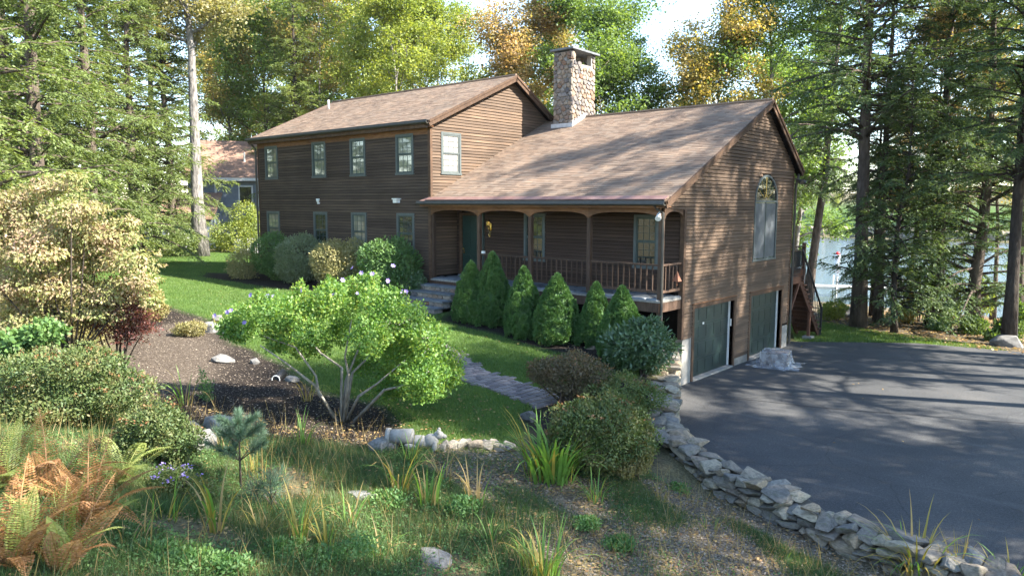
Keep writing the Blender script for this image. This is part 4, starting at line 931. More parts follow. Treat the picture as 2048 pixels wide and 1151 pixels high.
def hemlock(seed, H, base, R, whorl=.34, tr=.28, droop=.34, bare=.5, lw=.03, ll=.115):
    r = np.random.default_rng(seed); n = 10; zt = np.linspace(0, H, n); off = np.cumsum(r.normal(0, .07, (n, 2)), 0)
    T = np.c_[off, zt]; TR = tr*(1-np.linspace(0, 1, n)**1.1*.95); TR[0] *= 1.3; paths = [(T, TR)]
    LP, LD, LN, LL = [], [], [], []; h = base
    while h < H*.985:
        f = (h-base)/(H-base); nbr = int(r.integers(3, 6))
        for b_ in range(nbr):
            az = r.uniform(0, 2*math.pi); L = R*((1-f)**.75*.92+.06)*r.uniform(.45, 1.12); p = np.array([np.interp(h, zt, T[:, k]) for k in range(3)])
            e = math.radians(r.uniform(-14, 34)+22*f); d = np.array([math.cos(az)*math.cos(e), math.sin(az)*math.cos(e), math.sin(e)]); pts = [p]; m_ = 6
            for s in range(m_): pts.append(pts[-1]+d*L/m_); d = unit(d+np.array([0,0,-droop*.28])+r.normal(0, .06, 3))
            pts = np.array(pts); r0 = max(.015, .018*L); paths.append((pts[::2] if len(pts) % 2 else pts, np.linspace(r0, .005, len(pts[::2]))))
            ntw = max(5, int(L*17)); ss = (bare*.35+(1-bare*.35)*r.random(ntw))*m_; ia = np.minimum(ss.astype(int), m_-1); fr = ss-ia
            Q = pts[ia]+(pts[ia+1]-pts[ia])*fr[:, None]; bd_ = unit(pts[ia+1]-pts[ia]); side = unit(np.cross(bd_, (0,0,1)))*np.where(r.random(ntw) < .5, 1, -1)[:, None]
            td = unit(bd_*r.uniform(.35, .9, (ntw, 1))+side*r.uniform(.5, 1, (ntw, 1))+np.array([0,0,-.16])+r.normal(0, .28, (ntw, 3))); tl = (.28+.34*L*.3)*r.uniform(.6, 1.25, ntw)*(1.15-.45*ss/m_)
            ns = 11
            for q in range(ns):
                u = (q+r.random(ntw))/ns; pos = Q+td*(tl*u)[:, None]+np.array([0,0,-1])*(tl*u*u*.22)[:, None]
                sg = np.where(r.random(ntw) < .5, 1, -1)[:, None]; ld = unit(td*.75+np.cross(td, (0,0,1))*sg*r.uniform(.2, .9, (ntw, 1))+np.array([0,0,-.18])+r.normal(0, .12, (ntw, 3)))
                LP.append(pos); LD.append(ld); LN.append(unit(np.array([0,0,1.])+r.normal(0, .6, (ntw, 3)))); LL.append(ll*r.uniform(.6, 1.4, ntw)*(1.1-.4*u))
        h += whorl*r.uniform(.6, 1.4)
    P, D, Nn, L_ = map(np.concatenate, (LP, LD, LN, LL))
    return tubes_mesh('trunk', paths, 6), quadmesh('crown', leafquads(P, D, Nn, L_, L_*.34+lw*.3))
DEC = [decid(1, 20, 4.5, 5.4, 43000, .158, .26), decid(2, 22, 6.5, 4.8, 40000, .158, .24, (25,65)), decid(3, 17, 2.6, 5.0, 46000, .15, .22), decid(4, 21, 8.0, 5.0, 22000, .155, .2, (30,70), dens=.8)]
HEM = [hemlock(11, 21, 2.2, 4.2), hemlock(12, 19, 1.0, 4.6, .32), hemlock(13, 24, 7.0, 4.4, .38, .28), hemlock(15, 25, 10.0, 4.3, .66, .3)]
OAK = decid(9, 25, 11.5, 5.6, 62000, .15, .47, (20,60), .12)
HEMY = hemlock(14, 11, 1.1, 2.9, .26, .12)
for tr_, cr_ in DEC+HEM+[HEMY, OAK]: tr_.materials.append(None); cr_.materials.append(None)
def tree(proto, pos, s, rz, leaf, bark, label, name='tree', cat='tree', group=None, lean=(0,0), sz=None):
    root = thing(name, pos, label, cat, group, rz); root.rotation_euler = (lean[0], lean[1], rz); root.scale = (s, s, sz or s)
    for nm, me, mt in (('trunk', proto[0], bark), ('crown', proto[1], leaf)):
        o = bpy.data.objects.new(nm, me); COL.objects.link(o); o.parent = root; o.material_slots[0].link = 'OBJECT'; o.material_slots[0].material = M[mt]
    return root
GB = 'trees behind the house'; GH = 'hemlocks along the lake bank'; GL = 'hemlocks on the left'; GS = 'tall trees beyond the driveway'
def T(kind, px, d, s, rz, leaf, bark, label, group, **k):
    proto = {'d': DEC, 'h': HEM}[kind[0]][int(kind[1])] if kind != 'y' else HEMY
    nm = 'hemlock_tree' if kind[0] in 'hy' else 'deciduous_tree'
    return tree(proto, at_dist(px, d), s, rz, leaf, bark, label, nm, 'tree', group, **k)
# left hemlocks
for a in [('h1',-70,27,1.15,.3,'tall sunlit hemlock filling the upper left corner'),('h0',75,33,1.1,1.2,'bright hemlock just behind the pink leaved dogwood'),('h1',185,38,1.05,2.2,'sunlit hemlock second from the left edge'),
          ('h1',275,43,1.0,4.0,'hemlock with low boughs sweeping down to the lawn edge'),('h0',345,50,1.0,5.1,'hemlock nearest to the tall pale trunk'),('h0',130,52,1.25,.7,'taller hemlock rising behind the left row'),('h1',235,58,1.2,2.8,'hemlock crown seen through a gap left of the pale trunk'),('h1',20,48,1.2,1.9,'hemlock behind the corner one at the left edge'),('h1',310,70,1.3,.4,'far hemlock filling the gap beside the pale trunk'),('h1',-10,62,1.3,3.1,'farthest hemlock at the left edge'),('h1',90,75,1.4,5.0,'far hemlock low behind the pink dogwood')]:
    T(a[0], a[1], a[2], a[3], a[4], 'hemlock_light', 'bark_brown', a[5], GL)
# big pale oak
tree(OAK, on_ground(400,511), 1.0, 2.0, 'leaf_oak', 'bark_grey', 'tall oak with thick pale grey trunk at the back of the lawn', 'deciduous_tree', 'tree', None, (.0,.01))
# behind the house
for a in [('d2',540,64,1.15,1.1,'leaf_green','bark_brown','leafy green tree left of the white vent pipe'),('h0',590,58,1.0,2.0,'hemlock_light','bark_dark','dark hemlock trunk rising behind the vent pipe'),
          ('d3',650,62,1.1,.4,'leaf_mixed','bark_grey','thin leaved tree letting the sky through above the main roof'),('d0',470,66,1.0,3.0,'leaf_mixed','bark_grey','olive tree right of the tall pale trunk'),('d3',730,60,1.1,3.3,'leaf_yellow','bark_pale','sparse pale trunked tree above the main roof ridge'),
          ('d2',800,50,1.05,.9,'leaf_yellow','bark_grey','yellow green tree leaning over the right half of the main roof'),('d0',880,56,1.0,1.7,'leaf_yellow','bark_pale','yellow green birch like tree left of the orange maple'),('h1',935,70,1.0,.9,'hemlock_dark','bark_dark','dark evergreen between the yellow and orange trees'),
          ('d2',1035,52,1.12,2.2,'leaf_orange','bark_grey','orange maple left of the stone chimney'),('d0',1090,60,1.0,4.2,'leaf_mixed','bark_grey','rust tinged tree directly behind the chimney'),('d2',1185,50,1.2,5.2,'leaf_green','bark_brown','green tree rising above the chimney cap'),
          ('d2',1235,50,.95,3.6,'leaf_green','bark_grey','broad green tree right of the chimney'),('d2',1310,56,.70,2.7,'leaf_yellow','bark_grey','low yellow green tree above the wing roof ridge'),('d2',1425,50,1.08,1.5,'leaf_gold','bark_grey','golden maple above the right end of the roof'),
          ('d2',1370,66,.75,.1,'leaf_yellow','bark_grey','small yellowing tree left of the golden maple'),('d0',1530,50,1.1,.9,'leaf_green','bark_grey','green tree between the golden maple and the lake hemlocks'),
          ('d2',600,74,1.35,4.4,'leaf_green','bark_grey','far green tree behind the left part of the main roof'),('d0',700,72,1.3,5.5,'leaf_yellow','bark_grey','far yellowing tree above the middle of the main roof'),('d2',850,66,1.25,.3,'leaf_yellow','bark_grey','far yellow tree left of the dark evergreen'),
          ('d2',500,84,1.4,1.0,'leaf_yellow','bark_grey','far yellow tree over the neighbour roof'),
          ('d2',1390,60,.85,5.3,'leaf_gold','bark_grey','pale gold tree in front of the golden maple'),('d2',1590,62,1.25,2.0,'leaf_green','bark_grey','green tree beyond the roof peak')]:
    T(*a[:7], a[7], GB)
# right bank: hemlocks and trunks (positions from their feet)
def foot(px, py, kind, s, rz, leaf, bark, label, **k): 
    proto = HEMY if kind == 'y' else {'d': DEC, 'h': HEM}[kind[0]][int(kind[1])]
    p = on_ground(px, py); return tree(proto, p, s, rz, leaf, bark, label, 'hemlock_tree' if kind[0] in 'hy' else 'deciduous_tree', 'tree', GH, **k)
foot(1608,612,'h2',1.0,.5,'hemlock_dark','bark_brown','bare trunked hemlock rising behind the deck stair', lean=(.0,.05))
foot(1706,655,'h2',1.15,2.1,'hemlock_dark','bark_brown','big hemlock with the thickest trunk left of the boulder', lean=(.0,.03))
foot(1785,664,'y',1.05,.4,'hemlock_dark','bark_dark','young dark hemlock with low boughs on the mulch bank')
foot(1765,645,'h2',.8,4.2,'hemlock_dark','bark_brown','hemlock trunk just behind the young dark hemlock')
foot(1742,632,'h0',.6,5.2,'hemlock_dark','bark_dark','thin trunk right of the thickest hemlock trunk')
foot(1808,640,'d1',.7,1.0,'leaf_orange','bark_brown','orange leaved tree with a leaning trunk on the bank', lean=(.0,.06))
foot(1880,652,'h2',.9,3.3,'hemlock_dark','bark_brown','straight ivy footed hemlock trunk in the middle of the bank')
foot(1945,662,'h1',1.0,.9,'hemlock_dark','bark_brown','bushy hemlock clothed in green to its foot')
foot(1850,648,'y',.75,2.6,'leaf_green','bark_dark','slim sapling between the young hemlock and the ivy footed trunk')
foot(2006,690,'h2',.85,1.9,'hemlock_dark','bark_dark','hemlock beside the tan boulder at the right edge')
foot(2044,655,'h2',.95,4.4,'hemlock_dark','bark_brown','hemlock cut by the right picture edge')
foot(1985,640,'d3',.75,.7,'leaf_mixed','bark_brown','thin leafed tree behind the tan boulder')
# beyond the right edge of the picture, shading the drive and garden
for i, (x, y, kind, s) in enumerate([(11.2,13.6,'h3',1.0),(13.4,9.4,'h3',1.0),(14.9,7.4,'h3',.98),(15.3,11.3,'h3',1.05),(16.0,13.4,'h3',1.05),(16.5,16,'d3',1.1),(20.5,4.4,'h2',.98),(19.6,1.2,'d1',.98),(20,-2.6,'h2',.95),(20.5,-6.2,'h2',1.0),(21,-11,'h2',.95),(25,6,'d3',1.15),(27,-4,'d3',1.1)]):
    p = (x, y, z1(x, y)); proto = {'d': DEC, 'h': HEM}[kind[0]][int(kind[1])]
    tree(proto, p, s, i*1.3, 'leaf_green' if kind[0] == 'd' else 'hemlock_dark', 'bark_brown', 'tall tree beyond the right edge shading the driveway', 'deciduous_tree' if kind[0] == 'd' else 'hemlock_tree', 'tree', GS)
for i, (x, y) in enumerate([(-34,-13),(-40,-5),(-27,-21)]):
    tree(HEM[1], (x, y, z1(x, y)), 1.2, i*2.1, 'hemlock_light', 'bark_brown', 'sunlit hemlock beyond the left edge mirrored in the front windows', 'hemlock_tree', 'tree', 'hemlocks beyond the left edge')
# trees on the far shore
FL = ['leaf_green','leaf_yellow','hemlock_dark','leaf_mixed','leaf_orange']
for i in range(26):
    x = -150+i*8.5+rs.uniform(-3,3); y = 176+rs.uniform(-6,18); pr = DEC[i % 3] if i % 5 != 2 else HEM[0]
    tree(pr, (x, y, z1(x, y)-.2), rs.uniform(.9,1.3), i*1.1, FL[i % 5] if i % 5 != 2 else 'hemlock_dark', 'bark_grey', 'small hazy tree on the far shore of the lake', 'deciduous_tree' if i % 5 != 2 else 'hemlock_tree', 'tree', 'trees on the far shore')

# ------------------------------------------------------------------ SHRUBS AND GARDEN PLANTS
def px2m(base): return ((np.asarray(base)-CAM)@FH)/F           # metres per pixel at that depth
def shrub(name, label, cat, base_px, blobs, nleaf, leaf, mat, bark='bark_brown', depth=.9, up=.35, stems=6, aspect=.5, shell=.62, lump=.16, doff=0.0, group=None, droop=0.0, heads=0, headmat='seedhead', core=None, base=None, stempx=None):
    b0 = on_ground(*base_px) if base is None else np.array(base); b0 = b0+FH*0; root = thing(name, b0, label, cat, group); k = px2m(b0)
    C_, R_ = [], []
    for (x, y, rx, ry, *o) in blobs:
        off = (o[0] if o else 0.0)+doff; C_.append(on_depth(x, y, b0, off)-b0); R_.append(np.array([rx*k, rx*k*depth, ry*k]))
    C_ = np.array(C_); R_ = np.array(R_); w = np.array([r_[0]*r_[2]+r_[1]*r_[0] for r_ in R_]); w /= w.sum()
    def sample(n, sh):
        i = RNG.choice(len(C_), n, p=w); d = rdir(n); rad = (sh+(1-sh)*RNG.random(n)**.6)
        lp = 1+lump*(np.sin(d[:, 0]*5+i*1.7)+np.sin(d[:, 1]*6.3+i)+np.sin(d[:, 2]*5.7+i*.7))*.6+RNG.normal(0, .05, n)
        loc = d*R_[i]*(rad*lp)[:, None]; P = C_[i]+loc[:, :1]*rgt0+loc[:, 1:2]*FH+loc[:, 2:]*np.array([0,0,1.])
        nd = unit(d[:, :1]*rgt0+d[:, 1:2]*FH+d[:, 2:]*np.array([0,0,1.])); return P, nd
    P, nd = sample(nleaf, shell)
    gz = Z(P[:, 0]+b0[0], P[:, 1]+b0[1])-b0[2]; ok = P[:, 2] > gz-.02; P, nd = P[ok], nd[ok]; n = len(P)
    D = unit(nd*.5+RNG.normal(0, .6, (n, 3))+np.array([0,0,up-droop])); Nn = unit(nd+RNG.normal(0, .45, (n, 3))+np.array([0,0,.35])); L_ = leaf*RNG.uniform(.65, 1.35, n)
    link('foliage', quadmesh('foliage', leafquads(P, D, Nn, L_, L_*aspect)), root, mat)
    if heads:
        P, nd = sample(heads*3, .96); sel = nd[:, 2] > .25; P = P[sel][:heads]; m_ = len(P); q = 10
        PP = np.repeat(P, q, 0)+RNG.normal(0, .035, (m_*q, 3))*np.array([1,1,.35]); n2 = len(PP); L2 = .035*RNG.uniform(.6, 1.4, n2)
        link('flower_heads', quadmesh('flower_heads', leafquads(PP, rdir(n2), unit(RNG.normal(0, .4, (n2, 3))+np.array([0,0,1])), L2, L2*.8)), root, headmat)['kind'] = 'stuff'
    paths = []
    for s in range(stems):
        c = C_[s % len(C_)]+RNG.normal(0, .3, 3)*R_[s % len(C_)]; a = RNG.normal(0, .05, 3)*np.array([1,1,0]); m_ = a*.5+c*.5+RNG.normal(0, .07, 3)
        paths.append((np.array([a+np.array([0,0,-.05]), m_, c]), np.array([.022, .015, .006])*(1 if nleaf < 9000 else 1.2)))
    for pp in (stempx or []):
        pts = np.array([on_depth(x, y, b0, o)-b0 for x, y, o in pp]); pts[0][2] = -.05; paths.append((pts, np.linspace(.036, .010, len(pts))))
    if paths: link('stem', tubes_mesh('stem', paths, 5), root, bark)
    return root
GF = 'foundation shrubs along the front wall'
shrub('garden_shrub','small airy yellow green shrub at the left end of the wall bed','shrub',(492,558),[(490,528,32,32),(478,540,24,22)],5500,.075,'box_yellow_sungold',base=(-18.73,-2.6,1.92),group=GF)
shrub('garden_shrub','deep green rounded shrub at the house corner','shrub',(545,560),[(545,508,40,44),(560,532,32,30)],11000,.08,'box_green',shell=.8,lump=.07,base=(-17.35,-2.2,1.95),group=GF)
shrub('garden_shrub','grey green clipped shrub under the lower windows','shrub',(602,562),[(602,514,48,46),(590,538,38,28)],14000,.075,'box_grey',shell=.8,lump=.07,base=(-15.27,-2.2,2.02),group=GF)
shrub('garden_shrub','clipped shrub under the third lower window with gold sunlight put into its leaf colour','shrub',(680,574),[(666,524,44,46),(710,526,42,46),(685,545,48,32)],17000,.075,'box_yellow_sungold',shell=.8,lump=.07,base=(-12.73,-2.2,2.0),group=GF)  # gold is a sun patch put into the leaf colour
shrub('rhododendron_shrub','glossy rhododendron left of the entry steps','shrub',(776,590),[(760,526,42,48),(797,530,42,52),(778,556,54,36),(826,562,20,28)],15000,.11,'box_green',aspect=.4,shell=.75,lump=.08,base=(-10.1,-2.1,1.92),group=GF)
shrub('garden_shrub','dark leafy shrub tucked against the left side of the steps','shrub',(832,582),[(832,566,18,20),(818,575,18,16)],3000,.10,'rhodo',aspect=.4,base=(-9.25,-1.7,1.9),group=GF)

# dwarf spruces by the porch: dense needled cones
def spruce(seed):
    r = np.random.default_rng(seed); nc = 430; t_ = (np.arange(nc)+r.random(nc))/nc; t_ = t_**.8; az = r.random(nc)*2*math.pi
    prof = (1-t_**1.5)**.85*.47*(.78+.22*np.minimum(1, t_*6))*(1+.07*np.sin(az*2+t_*7+seed)+.05*np.sin(az*3-t_*15))
    C_ = np.c_[np.cos(az)*prof, np.sin(az)*prof, t_*.97]; S_ = r.uniform(.035, .075, nc)*(1.1-.55*t_)
    n = 30000; k = r.choice(nc, n, p=S_**2/np.sum(S_**2)); d = unit(r.normal(size=(n, 3))+np.c_[np.cos(az[k]), np.sin(az[k]), np.full(n, .6)]*.9)
    P = C_[k]+d*(S_[k]*r.uniform(.72, 1.05, n))[:, None]*np.array([1, 1, .62]); D = unit(d+r.normal(0, .35, (n, 3))+np.array([0, 0, .25])); Nn = unit(d*.8+r.normal(0, .6, (n, 3)))
    L_ = .036*r.uniform(.6, 1.4, n); return quadmesh('foliage', leafquads(P, D, Nn, L_, L_*.5)), 0
SPR = [spruce(k)[0] for k in (1, 2, 3)]
for q in SPR: q.materials.append(M['spruce'])
lab = ['dwarf spruce nearest to the entry steps','tallest dwarf spruce with the sharp tip near the porch','third dwarf spruce from the entry steps','widest dwarf spruce in front of the porch rail','fifth dwarf spruce from the entry steps','last dwarf spruce beside the dark rhododendron']
core = MB().lathe([(.26,.0),(.32,.12),(.29,.3),(.22,.5),(.14,.7),(.05,.84),(.01,.88)], (0,0,0), 14).mesh('core', True); core.materials.append(M['spruce'])
for i, (x, yt, yb, w) in enumerate([(942,524,646,84),(985,506,652,92),(1047,534,676,86),(1113,548,688,104),(1191,565,694,84),(1242,572,722,104)]):
    b0 = on_ground(x, yb-4); k = px2m(b0); rt = thing('dwarf_spruce', b0, lab[i]+' shaped like a green cone', 'spruce', 'dwarf spruces along the porch', i*1.9)
    h = (yb-yt)*k*1.0; rt.scale = (w*k, w*k, h)
    for nm, me in (('foliage', SPR[i % 3]), ('core', core)):
        o = bpy.data.objects.new(nm, me); COL.objects.link(o); o.parent = rt

# rose of sharon with spreading bare stems
hb = [(500,632,46,36,.4),(455,655,26,20,.2),(558,622,46,36,-.5),(610,615,44,34,.6),(660,605,46,38,-.3),(712,596,46,40,.5),(765,612,50,42,-.5),(815,640,46,42,.3),(852,680,48,44,-.4),(886,722,44,44,.2),(842,752,50,40,-.6),(785,725,46,46,.7),(742,672,44,42,-.8),(690,660,40,38,.9),(620,662,38,32,-.6),(560,662,36,24,.6),(902,752,28,26,0),(800,690,50,44,0),(740,566,20,26,.2),(600,580,16,20,.3),(660,570,14,20,.1),(520,600,14,18,-.2),(800,770,40,22,.1),(775,775,44,28,.3),(850,782,38,22,-.2),(560,688,32,20,.4),(605,700,26,22,.6),(722,720,30,34,.7),(640,690,24,24,.8),(480,668,30,18,.2)]
sx = [[(680,838,0),(638,787,.1),(632,751,.2),(591,694,.2),(528,672,.3)],[(676,838,0),(630,770,-.2),(566,721,-.4),(520,690,-.5)],[(682,836,0),(684,735,.2),(641,705,.4),(605,660,.6)],[(686,836,0),(698,751,-.1),(690,713,-.2),(703,640,-.3)],[(688,836,0),(705,745,.2),(736,715,.3),(765,640,.4)],[(690,838,0),(717,792,-.3),(755,766,-.4),(810,720,-.5)],[(700,842,-.1),(769,779,-.3),(802,772,-.4),(860,740,-.5)],[(684,836,0),(692,760,.3),(720,690,.5),(735,600,.4)]]
hib = shrub('hibiscus_shrub','wide spreading rose of sharon with bare pale stems and purple flowers','shrub',(690,842),hb,46000,.056,'hibiscus_leaf','bark_pale',depth=1.0,stems=0,aspect=.62,shell=.25,lump=.2,stempx=sx)
fl_ = MB()
for k in range(6):
    th = k*math.pi/3; c_, s_ = math.cos(th), math.sin(th); fl_.add([(0,0,0),(.03*c_-.022*s_,.03*s_+.022*c_,.012),(.06*c_,.06*s_,.02),(.03*c_+.022*s_,.03*s_-.022*c_,.012)], [(0,1,2,3)])
flm = fl_.mesh('flower'); flm.materials.append(M['petal']); hl = np.array(hib.location)
for (x, y) in [(430,617),(489,631),(502,576),(535,578),(548,578),(455,610),(462,607),(604,566),(631,578),(669,571),(685,546),(668,575),(705,522),(723,532),(745,534),(786,518),(775,547),(803,569),(812,569),(716,573),(760,574),(449,650),(434,640)]:
    p = on_depth(x, y+14, hl, RNG.uniform(-.4, .3))-hl; o = bpy.data.objects.new('flower', flm); COL.objects.link(o); o.parent = hib; o.location = tuple(p); o.scale = (.85,)*3
    o.rotation_euler = (RNG.uniform(.4,1.5), 0, YAW+RNG.normal(0,.5))

# right hand bed by the stone wall
shrub('rhododendron_shrub','dark rounded rhododendron beside the concrete garage corner','shrub',(1282,752),[(1270,690,62,48),(1305,700,50,42),(1250,700,40,36),(1290,665,48,30)],9000,.11,'rhodo',aspect=.36,depth=.8,doff=.2)
shrub('spirea_shrub','brown vase shaped shrub at the end of the brick walk','shrub',(1135,812),[(1100,740,42,30),(1150,730,50,30),(1190,748,34,26),(1130,765,48,34),(1165,775,40,28),(1075,745,24,20)],11000,.055,'spirea_brown',stems=22,shell=.4,heads=50)
shrub('spirea_shrub','green shrub spilling over the top of the retaining wall','shrub',(1245,832),[(1195,790,42,34),(1250,780,50,36),(1300,795,36,30),(1240,805,60,28)],10000,.055,'spirea',shell=.5,heads=30)
shrub('spirea_shrub','large dome of green spirea with rusty heads above the wall bend','shrub',(1205,948),[(1160,850,60,56),(1225,845,66,58),(1270,880,46,54),(1190,900,70,48),(1130,880,42,44)],22000,.055,'spirea',shell=.5,heads=46,doff=-.1)
shrub('spirea_shrub','yellow leaved low shrub at the foot of the wall bend','shrub',(1270,955),[(1275,908,36,34),(1250,928,34,24)],5000,.05,'weed_yellow',shell=.4,doff=-.35)
# left hand garden
dgb = at_dist(120, 17.8)
shrub('dogwood_tree','large dogwood with drooping pink and tan autumn leaves','tree',(120,640),[(60,440,60,34,.3),(150,420,62,32,-.4),(100,375,46,24,.2),(215,470,60,30,.2),(70,500,74,34,-.5),(180,520,74,32,.5),(262,520,52,24,0),(10,470,52,34,.4),(-40,430,60,44,0),(130,470,80,34,0),(30,400,46,28,.3),(275,560,46,22,-.2),(120,570,88,30,.3),(20,560,64,34,-.3),(215,585,64,26,.2),(-40,520,60,40,.2),(300,600,26,14,0),(60,610,70,24,.3),(150,355,26,14,0),(255,445,28,14,.2),(90,640,84,28,.2),(190,622,62,22,.1),(20,650,50,26,.3)],42000,.078,'dogwood_leaf','bark_dark',depth=.9,droop=1.0,aspect=.5,shell=.2,lump=.26,stems=16,base=dgb)
shrub('burning_bush','slender burning bush with dark red leaves in the sunlit mulch','shrub',(242,738),[(215,620,42,34),(260,630,48,38),(235,590,36,30),(225,570,22,18),(280,605,30,22),(195,645,34,26),(285,650,34,24),(245,665,46,28)],7500,.06,'red_leaf','bark_dark',stems=12,shell=.1,lump=.3)
shrub('garden_shrub','lit yellow shrub behind the red leaved bush','shrub',(292,640),[(290,600,36,34),(310,620,26,22)],5000,.07,'weed_yellow')
shrub('garden_shrub','low yellow green shrub at the lawn edge','shrub',(385,672),[(385,656,30,15),(365,662,22,10)],2600,.05,'weed_yellow',depth=.7)
shrub('garden_shrub','pale sunlit weeds under the pink dogwood','shrub',(90,680),[(50,620,60,36),(130,625,60,34),(180,660,40,26),(20,650,40,30)],9000,.075,'weed_yellow',shell=.3)
shrub('spirea_shrub','broad mound of spirea with tan flower heads left of the mulch','shrub',(150,850),[(80,740,80,50),(170,730,80,44),(240,780,70,50),(120,800,110,55),(30,790,60,50)],26000,.05,'spirea',shell=.4,heads=60)
shrub('bramble_shrub','broad leaved green bramble at the left picture edge','shrub',(50,790),[(40,690,50,34),(90,665,40,26),(20,735,40,30)],3400,.085,'box_green',shell=.3,aspect=.7,doff=-.3)
shrub('spirea_shrub','dark spirea between the ferns and the mulch bed','shrub',(320,930),[(310,850,60,50),(360,880,50,44),(270,880,50,50)],15000,.045,'spirea',shell=.35,heads=22)
shrub('garden_shrub','green undergrowth beside the neighbour house','shrub',(470,505),[(470,470,44,34),(505,460,30,40),(440,485,24,22),(490,430,26,26)],8000,.13,'leaf_yellow')
shrub('garden_shrub','green bush below the big pale oak','shrub',(350,512),[(340,490,40,22),(370,480,26,28)],4500,.13,'hemlock_light')
shrub('garden_shrub','leafy bush beyond the bottom of the deck stair','shrub',(1675,640),[(1668,618,26,18),(1655,625,18,14)],3000,.10,'leaf_yellow')
shrub('garden_shrub','yellow bush on the bank between the hemlock trunks','shrub',(1812,645),[(1812,622,22,22),(1822,605,14,14)],2600,.11,'leaf_gold')
shrub('garden_shrub','ivy like shrub at the foot of the middle bank trunk','shrub',(1882,660),[(1880,645,20,16),(1870,655,16,10)],2400,.09,'weed_green')
shrub('garden_shrub','green saplings at the right end of the bank','shrub',(2025,682),[(2020,655,28,22),(2040,625,20,20),(1990,670,22,12)],3600,.12,'leaf_green',shell=.3)
shrub('garden_shrub','low green bush at the foot of the bushy hemlock','shrub',(1948,668),[(1945,650,26,20)],2200,.10,'leaf_green')

for x, y, lab_ in ((1900,640,'yellow green understory sapling right of the ivy footed trunk'),(1965,630,'leafy sapling between the bushy hemlock and the right edge'),(2030,600,'tall leafy sapling at the right picture edge'),(1840,625,'thin sapling left of the ivy footed trunk')):
    shrub('understory_sapling', lab_, 'sapling', (x, y+18), [(x,y-20,20,18),(x+10,y-45,16,18),(x-8,y-65,13,14)], 1700, .12, 'leaf_yellow', shell=.15, stems=6, group='saplings on the bank')
# blades: iris, daylily and ornamental grass clumps
def blade_mesh(bend, w, seg=6, fold=.25):
    V = []; Fs = []; a = 0.0; p = np.array([0., 0.]); 
    for i in range(seg+1):
        t_ = i/seg; ww = w*(1-t_**2.2)*(.75+.5*t_*(1-t_)*2)+.0008; V += [(p[0], -ww/2, p[1]), (p[0], ww/2, p[1])]
        a = bend*t_**1.5; p = p+np.array([math.sin(a), math.cos(a)])/seg
    for i in range(seg): Fs.append((2*i, 2*i+1, 2*i+3, 2*i+2))
    m_ = MB(); m_.add(V, Fs); return m_.mesh('blade')
BL = [blade_mesh(b_, w) for b_, w in ((.5,.036),(.9,.036),(1.4,.034),(2.0,.034),(2.7,.03),(.3,.045))]
for q in BL: q.materials.append(None)
def clump(px, py, hpx, n, mats, label, spread=.12, name='iris_clump', cat='plant', lean=.35, group='strap leaved clumps in the foreground', wide=1.0, bends=(0,1,2,3,4)):
    b0 = on_ground(px, py); k = px2m(b0); rt = thing(name, b0, label, cat, group)
    for i in range(n):
        o = bpy.data.objects.new('blade', BL[int(RNG.choice(bends))]); COL.objects.link(o); o.parent = rt; az = RNG.uniform(0, 2*math.pi); l = hpx*k*RNG.uniform(.55, 1.2)
        o.location = (math.cos(az)*RNG.uniform(0, spread), math.sin(az)*RNG.uniform(0, spread), -.02); o.rotation_euler = (0, RNG.uniform(0, lean), az+RNG.normal(0,.3)); o.scale = (l, l*wide, l)
        o.material_slots[0].link = 'OBJECT'; o.material_slots[0].material = M[mats[int(RNG.integers(len(mats)))]]
g_, d_, o_ = 'blade_green', 'blade_dry', 'blade_gold'
clump(430,1062,160,22,[g_,g_,o_,d_],'strap leaved clump with tall straw stalks right of the ferns',.10)
clump(600,1088,150,18,[g_,o_,o_,g_],'arching yellow tipped clump at the bottom left of centre',.1)
clump(655,1100,120,12,[o_,g_],'sparse yellowing clump right of the arching one',.1)
clump(800,985,130,26,[o_,d_,g_,d_],'straw coloured clump in the middle of the weeds',.22)
clump(858,1015,105,20,[g_,g_,d_],'green iris fan with broad upright leaves',.16,lean=.2,bends=(0,1,5),wide=1.3)
clump(948,1010,110,16,[d_,d_,g_],'dry stalks right of the green iris fan',.14)
clump(820,925,70,24,[g_,g_,o_],'green clump in front of the fallen statue',.14)
clump(605,888,72,26,[g_,g_],'green daylily clump below the rose of sharon stems',.18)
clump(1098,955,140,150,[g_,g_,g_,g_,o_],'large bright green daylily mound beside the spirea',.42,lean=.55,bends=(0,1,2,3),wide=1.35)
clump(1190,1000,80,26,[g_,g_,o_],'drooping green blades in front of the spirea dome',.18,lean=.7,bends=(2,3,4))
clump(1085,1160,125,70,[g_,g_,g_,o_],'green iris clump cut by the bottom picture edge',.3,lean=.35,bends=(0,1,2,3))
clump(1832,1150,150,90,[o_,o_,g_,d_],'golden arching grass against the stone wall',.28,lean=.7,bends=(1,2,3,4),wide=.8)
clump(1915,1162,115,34,[o_,o_,d_],'upright golden grass right of the arching one',.14,lean=.35,bends=(0,1,2),wide=.8)
clump(2020,1185,110,30,[g_,o_],'green and gold grass in the bottom right corner',.2,lean=.5)
clump(615,800,60,14,[d_,o_],'thin straw tuft on the mulch left of the hibiscus foot',.15); clump(370,810,80,16,[o_,g_,d_],'tall dry tuft at the mulch bed edge',.14)
clump(440,655,34,30,[g_,o_],'short grass tuft at the tip of the lawn bed',.2); clump(1322,1000,50,10,[o_,d_],'small straw tuft under the stone wall',.1); clump(450,900,60,22,[d_,d_,o_],'dry tangle behind the pine sapling',.3,lean=1.0)
clump(50,1090,120,20,[g_,d_],'grass blades between the fern fronds',.2); clump(520,955,90,18,[d_,d_,o_],'upright straw stalks right of the pine sapling',.25,lean=.15,bends=(0,5),wide=.6)
clump(250,1090,90,22,[g_,d_,d_],'dry grass at the foot of the ferns',.3,lean=.8)

